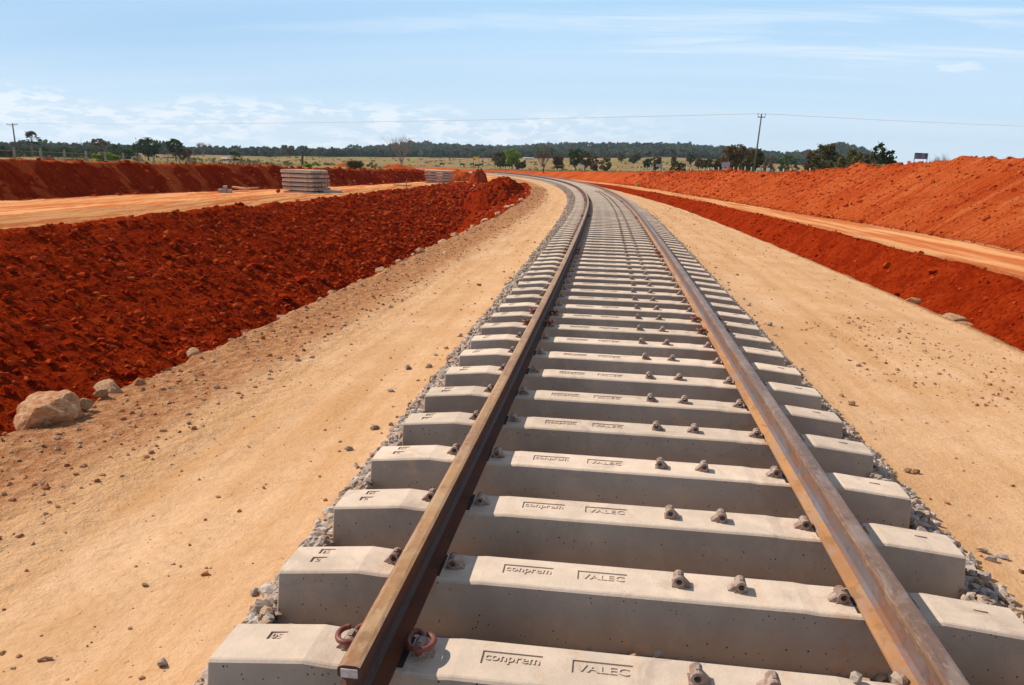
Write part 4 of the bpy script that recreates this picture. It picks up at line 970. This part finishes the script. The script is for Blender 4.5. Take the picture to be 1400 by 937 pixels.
for k, wd in enumerate(('nearer', 'middle', 'farther')):
    wire(ia[k], ib[k], .6, f'{wd} overhead wire spanning from the far left pole to the right pole')
    wire(ib[k], ic[k], .5, f'{wd} overhead wire running off to the right from the leaning pole')
    wire(idl[k], ia[k], .4, f'{wd} overhead wire leaving the frame at the left pole')

# ------------------------------------------------------------------ trees
def limb(mb, p, d, L_, r, depth, tips, spread=.6, up=.15):
    n = 4; pts = [p]; q = Vector(p); dd = Vector(d).normalized()
    for i in range(n):
        dd = (dd + Vector((random.gauss(0, .12), random.gauss(0, .12), random.gauss(0, .06)+up*.25))).normalized(); q = q + dd*L_/n; pts.append(q.copy())
    mb.tube(pts, [r*(1-.45*i/n) for i in range(n+1)], 5 if depth < 2 else 4, cap=False)
    tips.append(pts[-1])
    if depth <= 0: return
    for k in range(random.choice((2, 3, 3))):
        a = random.uniform(0, 2*math.pi); pd = (dd + Vector((math.cos(a), math.sin(a), random.uniform(-.1, .5)))*spread).normalized()
        limb(mb, pts[random.choice((2, 3, 4, 4))], pd, L_*random.uniform(.6, .85), r*.55, depth-1, tips, spread, up)
def tree(px, dist, top_px, wpx, kind, lab, leaf='dark', seed=None, name='tree', cat='tree', group='trees beyond the cutting', trunk=.3, dens=1.0, base=None, zoff=0, lsz=None, shape='round', bark='bark'):
    x, y = at(px, dist); zb = float(natural(x, y))+zoff if base is None else base
    if base is None:
        s, t = st(x, y)
        if abs(t) < 55 and s < 290: zb = max(zb, gzx(x, y))
    zt = ht(px, top_px, dist); H = max(zt-zb, .5); Wd = wpx*dist/F_PX
    e = empty(name, (x, y, zb-.1)); tag(e, lab, cat, group)
    if kind in ('leafy', 'open', 'bush', 'flat'):
        mb = MB(); tips = []
        th_ = H*(trunk if kind != 'bush' else .08)
        mb.tube([(0, 0, 0), (random.uniform(-.05, .05)*H, 0, th_*.6), (0, 0, th_)], [.035*H+.04, .028*H+.03, .025*H+.03], 7, cap=False)
        nb = 5 if kind != 'bush' else 7
        for k in range(nb):
            a = 2*math.pi*k/nb + random.random(); up = .9 if kind != 'flat' else .45
            limb(mb, (0, 0, th_*.9), (math.cos(a)*Wd*.5, math.sin(a)*Wd*.5, up*(H-th_)*.7), max(Wd, H)*.26, .016*H+.02, 2, tips, .7)
        link('trunk', mb.mesh('trunk', M[bark]), e)
        # crown: leaf clusters over an uneven shell
        nc = int({'leafy': 62, 'open': 34, 'bush': 34, 'flat': 40}[kind]*dens)
        C = []
        cz = th_ + (H-th_)*.50; rz = (H-th_)*.52
        while len(C) < nc:
            v = rng.normal(size=3); v /= np.linalg.norm(v); rr = rng.uniform(.45, 1.0)**.6
            lob = 1 + .28*math.sin(3*math.atan2(v[1], v[0]) + px) + .16*math.sin(5*v[2]+px*1.3)
            p = np.array([v[0]*Wd*.46*rr*lob, v[1]*Wd*.46*rr*lob, cz + v[2]*rz*rr*.94])
            if kind == 'flat': p[2] = th_ + (H-th_)*(.62+.36*abs(v[2]))*(1-.25*(v[0]**2+v[1]**2))
            if p[2] < th_*.6: continue
            C.append(p)
        C = np.array(C); nl = int({'leafy': 40, 'open': 26, 'bush': 38, 'flat': 16}[kind]*(1 if dist < 280 else .7))
        cr = rng.uniform(.55, 1.15, nc)*max(.09*Wd, .28)
        P = np.repeat(C, nl, 0) + rng.normal(size=(nc*nl, 3))*np.repeat(cr, nl)[:, None]*[.62, .62, .45]
        P[:, 2] = np.clip(P[:, 2], .15, H)
        ls = lsz or (np.clip(dist*.0022, .30, .40) if dist < 200 else np.clip(dist*.0017, .3, .8))
        rn = np.clip(np.repeat(rng.random(nc), nl)*.6 + rng.random(nc*nl)*.45, 0, 1)
        link('crown', leaves('crown', P, rng.uniform(.7, 1.4, len(P))*ls, LEAF[leaf], rn), e)
    elif kind == 'bare':
        mb = MB(); tips = []; th_ = H*.22
        mb.tube([(0, 0, 0), (.02*H, 0, th_)], [.035*H, .027*H], 7, cap=False)
        for k in range(7):
            a = 2*math.pi*k/7+random.random(); limb(mb, (.02*H, 0, th_*(.75+.25*random.random())), (math.cos(a)*Wd*.55, math.sin(a)*Wd*.55, H*.62), H*.34, .014*H, 3, tips, .55, .3)
        link('trunk', mb.mesh('trunk', M[bark]), e)
        tips = np.array([t_[:] for t_ in tips]); k = len(tips); nl = 9
        P = np.repeat(tips, nl, 0) + rng.normal(size=(k*nl, 3))*H*.035
        link('crown', leaves('crown', P, rng.uniform(.5, 1.1, len(P))*np.clip(dist*.0011, .1, .5), LEAF[leaf], aspect=.16), e)
    elif kind == 'palm':
        th_ = H*trunk; mb = MB(); mb.tube([(0, 0, 0), (.01*H, 0, th_*.5), (.03*H, 0, th_)], [.03*H+.05, .026*H+.04, .026*H+.04], 7); link('trunk', mb.mesh('trunk', M['barkpale' if trunk > .4 else 'bark']), e)
        V = []; Fs = []; rn = []
        nf = 26
        for k in range(nf):
            a = 2*math.pi*k/nf*2.4+random.uniform(-.3, .3); el = random.uniform(-.75, 1.4); L_ = min(Wd*.62, (H-th_)*.95)*random.uniform(.8, 1.15)
            hx, hy = math.cos(a), math.sin(a); stem = Vector((.03*H, 0, th_)); dr = Vector((hx*math.cos(el), hy*math.cos(el), math.sin(el)))
            mid = stem + dr*L_*.62; sd = Vector((-hy, hx, 0)); nrm = dr.cross(sd)
            # fan of blades at the stalk end
            o0 = len(V); V += [stem+sd*.03, mid+sd*.03, mid-sd*.03, stem-sd*.03]; Fs.append((o0, o0+1, o0+2, o0+3)); rn += [.5]*4
            nb = 11; R = L_*.42
            for j in range(nb):
                b = (j/(nb-1)-.5)*math.pi*1.1; bd = (dr*math.cos(b) + sd*math.sin(b)).normalized(); tip = mid + bd*R*random.uniform(.85, 1.1) + Vector((0, 0, -R*.22)); side = bd.cross(nrm).normalized()*R*.13
                o0 = len(V); c0 = random.random(); V += [mid, mid+bd*R*.5+side, tip, mid+bd*R*.5-side]; Fs.append((o0, o0+1, o0+2, o0+3)); rn += [c0]*4
        me = mesh_np('crown', np.array([v[:] for v in V]), np.array(Fs), LEAF[leaf]); a_ = me.attributes.new('rnd', 'FLOAT', 'POINT'); a_.data.foreach_set('value', np.array(rn, np.float32)); link('crown', me, e)
    return e
T = tree
T(45.5, 215, 177, 22, 'palm', 'tall fan palm rising above the scrub at the far left', 'palm', trunk=.60, name='palm_tree', cat='palm tree', group='palms')
for i, (px, top, w, lab) in enumerate(((4, 197, 26, 'dark low palm at the left frame edge'), (38, 201, 22, 'low palm just below the tall fan palm, left side'), (60, 199, 24, 'low palm just right of the tall fan palm'), (74, 201, 18, 'low palm between the second and third fence posts'), (88, 199, 24, 'dark low palm behind the third fence post'), (112, 203, 20, 'low palm left of the fourth fence post'), (124, 201, 22, 'low palm behind the fourth fence post'), (22, 200, 22, 'low palm behind the left power pole'))):
    T(px, 205+8*(i % 3), top, w, 'palm', lab, 'palm', trunk=.30, name='palm_tree', cat='palm tree', group='palms')
T(8, 170, 205, 34, 'bush', 'low olive bush behind the first fence post', 'olive', name='bush', cat='bush')
T(100, 230, 203, 60, 'bush', 'dark scrub behind the low palms', 'dark', name='bush', cat='bush', dens=1.5)
T(50, 236, 203, 70, 'bush', 'dark scrub at the foot of the tall palm', 'dark', name='bush', cat='bush', dens=1.6)
T(139, 250, 190.5, 26, 'flat', 'flat-topped open tree above the bright bush', 'olive', trunk=.45)
T(160, 300, 199, 18, 'flat', 'low flat-topped tree right of the larger flat-topped one', 'dark', trunk=.4)
T(146, 120, 208.5, 34, 'bush', 'bright yellow-green bush behind the left fence', 'bright', name='bush', cat='bush', dens=1.3)
T(172, 260, 205, 38, 'bush', 'dark bushy tree right of the bright bush', 'dark', dens=1.3)
T(204, 225, 189, 36, 'leafy', 'large round dark tree on the left skyline', 'dark', trunk=.22, dens=1.2)
T(241, 235, 190.5, 19, 'leafy', 'narrower dark tree right of the large round one', 'dark', trunk=.35)
T(250, 250, 202, 22, 'bush', 'brownish low tree at the right of the narrow dark one', 'brown')
T(278, 480, 196, 15, 'bare', 'pale leafless round crown above the distant wood, left', 'twig', bark='barkpale')
T(320, 150, 205, 24, 'palm', 'small fan palm with thick trunk standing in the left field', 'palm', trunk=.45, name='palm_tree', cat='palm tree', group='palms')
T(396, 600, 203.5, 9, 'leafy', 'small dark tree left of the near stack pole', 'brown')
T(370, 560, 209, 7, 'bush', 'yellowish shrub at the foot of the distant wood', 'olive', name='bush', cat='bush')
T(421, 118, 224, 9, 'bush', 'little yellow-green shrub behind the near stack', 'bright', name='bush', cat='bush', dens=.5)
T(487, 120, 219.5, 22, 'bush', 'low olive bush on the bank right of the near stack', 'olive', name='bush', cat='bush', dens=.8)
T(548, 165, 188, 34, 'bare', 'leafless grey tree standing in the middle of the left field', 'twig', bark='barkpale')
T(684, 262, 209, 24, 'leafy', 'dark round tree, left half of the green pair in the pasture', 'olive', trunk=.12, dens=1.1)
T(700, 248, 203.5, 20, 'leafy', 'bright green tree of the pair in the pasture', 'bright', trunk=.2, dens=.9)
T(709, 252, 217, 20, 'bush', 'dark bush at the foot of the bright green tree', 'dark')
T(743, 155, 199.5, 24, 'bare', 'bare brown tree with dark trunk at the edge of the pasture', 'brown', trunk=.5)
T(762, 210, 213, 15, 'leafy', 'small dark brown tree right of the bare brown one', 'brown', trunk=.3)
T(786, 270, 202.5, 19, 'leafy', 'dark upright tree at the pasture edge, centre', 'dark', trunk=.2)
T(801, 250, 207, 15, 'leafy', 'greyish tree touching the dark upright one', 'olive', trunk=.2)
T(812, 240, 213, 14, 'bush', 'brown bush next to the greyish tree', 'brown')
T(829, 250, 215, 18, 'bush', 'low grey-green bush left of the field slope', 'olive')
T(849, 520, 209.5, 10, 'leafy', 'left one of the small round trees on the hillside field', 'olive')
T(871, 520, 209.5, 11, 'leafy', 'right one of the small round trees on the hillside field', 'olive')
T(866, 500, 215, 10, 'bush', 'dark bush between the small round hillside trees', 'dark')
T(885, 215, 217, 8, 'leafy', 'slim dark tree left of the bushy pair before the slope', 'dark', trunk=.4)
T(897, 205, 214.5, 17, 'leafy', 'bushy tree above the small roadside board', 'olive', trunk=.3)
T(921, 400, 213, 7, 'leafy', 'tiny tree alone on the hillside field', 'brown')
T(926, 160, 221, 20, 'bush', 'spreading low bush left of the pale pole', 'olive', name='bush', cat='bush')
T(944, 430, 211, 10, 'leafy', 'dark round tree on the hillside right of the pale pole', 'dark')
T(956, 200, 216.5, 11, 'leafy', 'thin brown tree first of three before the big brown tree', 'brown', trunk=.45, dens=.6)
T(963, 190, 218, 10, 'open', 'thin yellowish tree second of three before the big brown tree', 'olive', trunk=.5)
T(970, 210, 217, 9, 'open', 'thin yellowish tree third of three before the big brown tree', 'olive', trunk=.5)
T(983, 190, 216, 16, 'leafy', 'small dark tree at the left foot of the big brown tree', 'brown', trunk=.25, dens=.8)
T(1008, 140, 198.5, 46, 'leafy', 'big brown-green spreading tree left of the leaning pole', 'brown', trunk=.18, dens=1.5)
T(1030, 148, 203, 30, 'leafy', 'dark olive tree merging with the right of the big brown tree', 'dark', trunk=.2, dens=1.1)
T(1021, 128, 213, 17, 'leafy', 'small lighter tree in front of the big brown tree', 'olive', trunk=.2, dens=.8)
T(1052, 310, 216, 20, 'bush', 'brown bush right of the leaning pole', 'brown')
T(1076, 230, 211, 26, 'bush', 'soft green round bush right of the leaning pole', 'green', dens=1.2)
T(1109, 125, 207, 16, 'leafy', 'brown twiggy tree left of the dark round one behind the right bank', 'brown', trunk=.2)
T(1128, 112, 194, 34, 'leafy', 'dark round tree behind the right bank', 'olive', trunk=.12, dens=1.4)
T(1165, 108, 205, 44, 'bush', 'wide olive thicket behind the right bank', 'olive', dens=1.7)
T(1203, 100, 192, 30, 'open', 'open-crowned tree with gaps standing right of the thicket', 'dark', trunk=.3, dens=1.05)
T(1219, 100, 214, 13, 'bush', 'small dark bush at the foot of the open-crowned tree', 'dark')
T(1286, 160, 214, 13, 'bare', 'tiny leafless grey tree right of the signboard', 'twig', bark='barkpale')
T(1330, 200, 216.5, 10, 'bush', 'tiny dark bush top peeping over the right bank', 'dark')
# dead stump left of the thin pole
mb = MB(); mb.tube([(0, 0, 0), (0, 0, 1.5), (.05, 0, 2.1)], [.25, .22, .12], 7); mb.tube([(0, 0, .5), (-.45, 0, 1.1)], [.14, .08], 6); mb.tube([(0, 0, 1.3), (.3, 0, 1.9)], [.12, .06], 6)
o = link('tree_stump', mb.mesh('tree_stump', M['bark'])); x, y = at(413.5, 150); o.location = (x, y, float(natural(x, y))); tag(o, 'dark dead stump standing behind the near sleeper stack', 'tree stump')

# distant wood and hill cover
def forest():
    n = 9500; P = []; S_ = []; Rn = []
    b = rng.uniform(math.radians(-46), math.radians(34), n); px = 700+F_PX*np.tan(b+YAW)
    e = forest_edge(px); k = rng.random(n); r = np.where(k < .35, e + rng.random(n)*120, e + (2050-e)*rng.random(n)**.8)
    x = r*np.sin(b); y = r*np.cos(b)-3
    keep = ~((r < e+0)); x, y, r, px = x[keep], y[keep], r[keep], px[keep]
    z = natural(x, y); n = len(x); H = rng.uniform(5, 9.5, n)*np.where(rng.random(n) < .04, 1.35, 1); Wd = H*rng.uniform(.8, 1.25, n)
    nl = 30; tone = np.clip(rng.random(n)*.9+.08*fbm(x/90, y/90, 2, 9)*3, 0, 1)
    v = rng.normal(size=(n, nl, 3)); v /= np.linalg.norm(v, axis=2)[:, :, None]; v *= rng.uniform(.5, 1, (n, nl, 1)); v[:, :, 2] = np.abs(v[:, :, 2])*1.0-.25
    P = np.stack([x, y, z], 1)[:, None, :] + np.stack([v[:, :, 0]*Wd[:, None]/2, v[:, :, 1]*Wd[:, None]/2, H[:, None]*(.42+.58*v[:, :, 2])], 2)
    sz = (H*.30)[:, None]*rng.uniform(.6, 1.3, (n, nl))
    rn = np.clip(tone[:, None]+rng.normal(0, .08, (n, nl)), 0, 1)
    me = leaves('forest', P.reshape(-1, 3), sz.ravel(), LEAF['forest'], rn.ravel(), aspect=.9); o = link('forest', me); tag(o, 'distant scrub forest covering the low hills along the horizon', 'forest', kind='stuff')
forest()
def grass():
    n = 9000; u = rng.random(n); side = rng.random(n) < .62
    b = np.where(side, rng.uniform(math.radians(-7), math.radians(24), n), rng.uniform(math.radians(-38), math.radians(-7), n)); r = 60+150*u**.8
    x = r*np.sin(b); y = r*np.cos(b); P = []; 
    for i in range(n):
        s, t = st(x[i], y[i])
        if t > 17.5 or t < -35: P.append((x[i], y[i], gzx(x[i], y[i])+rng.uniform(.0, .22)))
    P = np.array(P); o = link('dry_grass', leaves('dry_grass', P, rng.uniform(.3, .75, len(P)), LEAF['grass'], aspect=.35)); tag(o, 'tufts of dry grass along the field behind both banks', 'grass', kind='stuff')
grass()
def crest_grass():
    n = 5200; s = rng.uniform(45, 230, n); t = smv(s, FEAT[19][0]) + .9 + 8*rng.random(n)**1.4; x, y, _ = tr(s, t)
    P = np.stack([x, y, gz(s, t)+.12], 1); o = link('dry_grass', leaves('dry_grass', P, rng.uniform(.25, .65, n)*np.interp(s, [45, 230], [.8, 1.3]), LEAF['grass'], aspect=.3)); tag(o, 'tall dry grass growing behind the crest of the right bank', 'grass', kind='stuff')
crest_grass()
def scrub():
    n = 1500; b = rng.uniform(math.radians(-40), math.radians(26), n); r = 130+520*rng.random(n)**.9; x = r*np.sin(b); y = r*np.cos(b)
    keep = np.array([(lambda q: abs(q[1]) > 24 or q[0] > 285)(st(x[i], y[i])) for i in range(n)]) & (fbm(x/60, y/60, 3, 55) > -.15); x, y, r = x[keep], y[keep], r[keep]; n = len(x)
    H = rng.uniform(.25, 1.1, n); nl = 14; v = rng.normal(size=(n, nl, 3))*[1, 1, .5]; P = np.stack([x, y, natural(x, y)+H*.35], 1)[:, None, :] + v*(H*.5)[:, None, None]
    rn = np.clip(rng.random(n)[:, None]*.8+rng.random((n, nl))*.2, 0, 1)
    o = link('scrub', leaves('scrub', P.reshape(-1, 3), (H*.7)[:, None].repeat(nl, 1).ravel(), LEAF['scrub'], rn.ravel())); tag(o, 'low dry scrub dotted over the pasture', 'scrub', kind='stuff')
scrub()

# ------------------------------------------------------------------ signs, houses, cows, small things
def board(px, dist, top, bot, wpx, m, lab, leg_m='signdark', marks=True, base=None):
    x, y = at(px, dist); zt = ht(px, top, dist); zb = ht(px, bot, dist); w = wpx*dist/F_PX; g = gzx(x, y)-.3
    e = empty('signboard', (x, y, g), YAW); tag(e, lab, 'sign', 'roadside boards')
    h0, h1 = zb-g, zt-g
    mb = MB(); mb.box((0, 0, (h0+h1)/2), (w, .06, h1-h0)); link('panel', mb.mesh('panel', M[m]), e)
    for q in (-1, 1):
        mb = MB(); mb.box((q*w*.485, .06, h1/2), (.07, .07, h1)); link('leg', mb.mesh('leg', M['signdark' if leg_m == 'signdark' else leg_m]), e)
    if marks:
        mb = MB(); H = h1-h0
        mb.box((-w*.22, -.036, h1-H*.1), (w*.5, .012, H*.2)); mb.box((w*.34, -.036, h0+H*.5), (w*.085, .012, H*.5)); mb.box((w*.34, -.036, h0+H*.78), (w*.13, .012, H*.12))
        for k in range(4): mb.box((-w*.16+(k % 2)*.03, -.036, h0+H*(.2+.14*k)), (w*(.40-.06*(k % 3)), .012, H*.035))
        mb.box((0, -.036, h0+H*.03), (w*.99, .012, H*.06)); link('markings', mb.mesh('markings', M['signdark']), e)
board(1258, 115, 210.3, 218.4, 18, 'signgrey', 'grey signboard on two legs standing on the right skyline')
board(992.5, 128, 222.3, 229, 11, 'signpink', 'pinkish board in front of the big brown tree', marks=False)
board(901, 165, 224.8, 228.6, 8, 'signpink', 'small pale board below the bushy tree, left of the big brown tree', marks=False)
board(796, 200, 226, 229, 6, 'white', 'tiny pale board at the foot of the dark upright tree', marks=False)
board(651, 190, 214.6, 217.4, 8, 'yellow', 'small yellow board on a post in the pasture', marks=False)
for px, w, lab in ((891, .45, 'white marker block behind the right bank, left one'), (1037, .35, 'white marker block beside the foot of the leaning pole'), (1051, .45, 'white marker block right of the leaning pole')):
    d = 150 if px < 900 else 104; x, y = at(px, d); mb = MB(); zt = ht(px, 229.0 if px < 900 else 230.2, d); mb.box((-w*.3, 0, .35), (w*.3, .2, .7)); mb.box((w*.3, 0, .35), (w*.3, .2, .7)); mb.box((0, 0, .4), (w, .16, .2)); o = link('marker_block', mb.mesh('marker_block', M['white'])); o.location = (x, y, zt-.7); tag(o, lab, 'marker', 'white markers')
def house(px, dist, base_px, wpx, hpx, lab):
    x, y = at(px, dist); w = wpx*dist/F_PX; h_ = hpx*dist/F_PX; z = float(natural(x, y)); e = empty('house', (x, y, z-.2), YAW+.2); tag(e, lab, 'house', 'farm buildings')
    mb = MB(); mb.box((0, 0, h_*.35), (w, w*.45, h_*.7)); link('wall', mb.mesh('wall', M['wall']), e)
    mb = MB(); a, b, c = w*.55, w*.3, h_; mb.add([(-a, -b, c*.66), (a, -b, c*.66), (a, b, c*.66), (-a, b, c*.66), (-a, 0, c), (a, 0, c)], [(0, 1, 5, 4), (2, 3, 4, 5), (0, 4, 3), (1, 2, 5), (3, 2, 1, 0)]); link('roof', mb.mesh('roof', M['roof']), e)
    mb = MB(); mb.box((-w*.2, -w*.23, h_*.25), (w*.1, .1, h_*.5)); link('door', mb.mesh('door', M['signdark']), e)
    for q in (.08, .3):
        mb = MB(); mb.box((w*q, -w*.23, h_*.4), (w*.08, .1, h_*.2)); link('window', mb.mesh('window', M['signdark']), e)
house(311, 330, 218, 14, 5.5, 'low pale farmhouse with pinkish roof beside the small fan palm')
house(722, 640, 217, 13, 3.2, 'long low pale shed far across the pasture by the wood')
def cow_mesh(m):
    bm = bmesh.new()
    me = bpy.data.meshes.new('cow'); V = [(-.75, 0, 1.15), (-.3, 0, 1.1), (.3, 0, 1.12), (.7, 0, 1.2), (1.0, 0, 1.15), (1.2, 0, .85), (1.32, 0, .65)]
    R = [.26, .36, .36, .30, .18, .15, .09]; E_ = [(i, i+1) for i in range(6)]
    for (px_, s_) in ((-.65, 1), (-.65, -1), (.55, 1), (.55, -1)):
        i = len(V); V += [(px_, .2*s_, .75), (px_+.03, .2*s_, .4), (px_, .2*s_, .02)]; R += [.14, .07, .06]; E_ += [(0 if px_ < 0 else 3, i), (i, i+1), (i+1, i+2)]
    i = len(V); V += [(-1.0, 0, 1.1), (-1.05, 0, .6)]; R += [.05, .03]; E_ += [(0, i), (i, i+1)]
    me.from_pydata(V, E_, []); o = link('tmp', me); md = o.modifiers.new('s', 'SKIN'); sv = me.skin_vertices[0].data
    for k, r in enumerate(R): sv[k].radius = (r, r)
    sv[1].use_root = True; o.modifiers.new('u', 'SUBSURF').levels = 1
    dg = bpy.context.evaluated_depsgraph_get(); dg.update(); out = bpy.data.meshes.new_from_object(o.evaluated_get(dg)); bpy.data.objects.remove(o); bm.free()
    out.materials.clear(); out.materials.append(m); out.name = 'cow'; return out
cb, cw = cow_mesh(M['cowb']), cow_mesh(M['coww'])
for px, d, b, rz, lab in ((604, 330, 1, .2, 'dark cow leftmost in the pasture above the far stack'), (632, 330, 1, 0, 'black cow standing above the far heap, left'), (645.5, 350, 1, 2.8, 'black cow directly above the steep dark heap'), (652, 300, 1, .4, 'dark cow at the foot of the yellow board'), (658.5, 340, 1, 3.3, 'black cow just left of the white one below the thin pole'), (664.5, 330, 0, 3.0, 'white cow grazing just right of the thin pole foot'), (675.5, 320, 0, .3, 'white cow left of the green pair of trees'), (678.5, 332, 1, 2.9, 'black cow right beside the white one by the trees'), (694, 245, 1, .1, 'dark cow in the shade under the green pair of trees'), (713, 300, 1, .5, 'dark cow right of the green pair of trees'), (765, 200, 1, 3.1, 'lone dark cow by the bank, right of the bare brown tree')):
    o = link('cow', cb if b else cw); x, y = at(px, d); o.location = (x, y, float(natural(x, y))+.05); o.rotation_euler = (0, 0, rz); tag(o, lab, 'cow', 'cows grazing in the pasture')
s_, t_ = 105, 15.6; x, y, _ = tr(s_, t_)
mb = MB(); mb.box((0, 0, .15), (.5, .3, .3), taper=.6); mb.box((.05, 0, .3), (.2, .15, .12), taper=.5); o = link('bag', mb.mesh('bag', M['green'], bevel=.04)); x, y = at(874, 106); o.location = (x, y, gzx(x, y)+.0); tag(o, 'small bright green bag on top of the right bank', 'bag')
a = unproj(905, 277, -.9); b = unproj(931, 280, -.9); pa = tr(*a); pb = tr(*b)
mb = MB(); P0 = Vector((float(pa[0]), float(pa[1]), float(gz(*a)[0])+.12)); P1 = Vector((float(pb[0]), float(pb[1]), float(gz(*b)[0])+.12)); mb.tube([P0, P0.lerp(P1, .5)+Vector((0, 0, .05)), P1], .035, 6); o = link('branch', mb.mesh('branch', M['bark'])); tag(o, 'dark stick lying on the right ditch bank', 'branch')
mb = MB(); mb.tube([(0, 0, .004), (.02, .012, .010), (.045, .018, .006)], .006, 6); o = link('twig', mb.mesh('twig', M['wood'])); q = unproj(52, 909, -.29); x, y, _ = tr(*q); o.location = (float(x), float(y), float(gz(*q)[0])); tag(o, 'short reddish twig on the sand at the lower left corner', 'twig')

# ------------------------------------------------------------------ haze
hm = bpy.data.materials.new('haze_air'); hm.use_nodes = True; nt = hm.node_tree; nt.nodes.clear(); h = NT(nt)
vol = h.n('ShaderNodeVolumePrincipled', ins={'Color': (.72, .86, 1.0, 1), 'Density': .00010, 'Anisotropy': .2}); o_ = h.n('ShaderNodeOutputMaterial'); nt.links.new(vol.outputs[0], o_.inputs['Volume'])
mb = MB(); mb.box((0, 1150, 40), (5900, 3500, 130)); o = link('haze', mb.mesh('haze', hm)); o['kind'] = 'stuff'; o['label'] = 'thin pale haze lying over the distant hills'; o['category'] = 'haze'
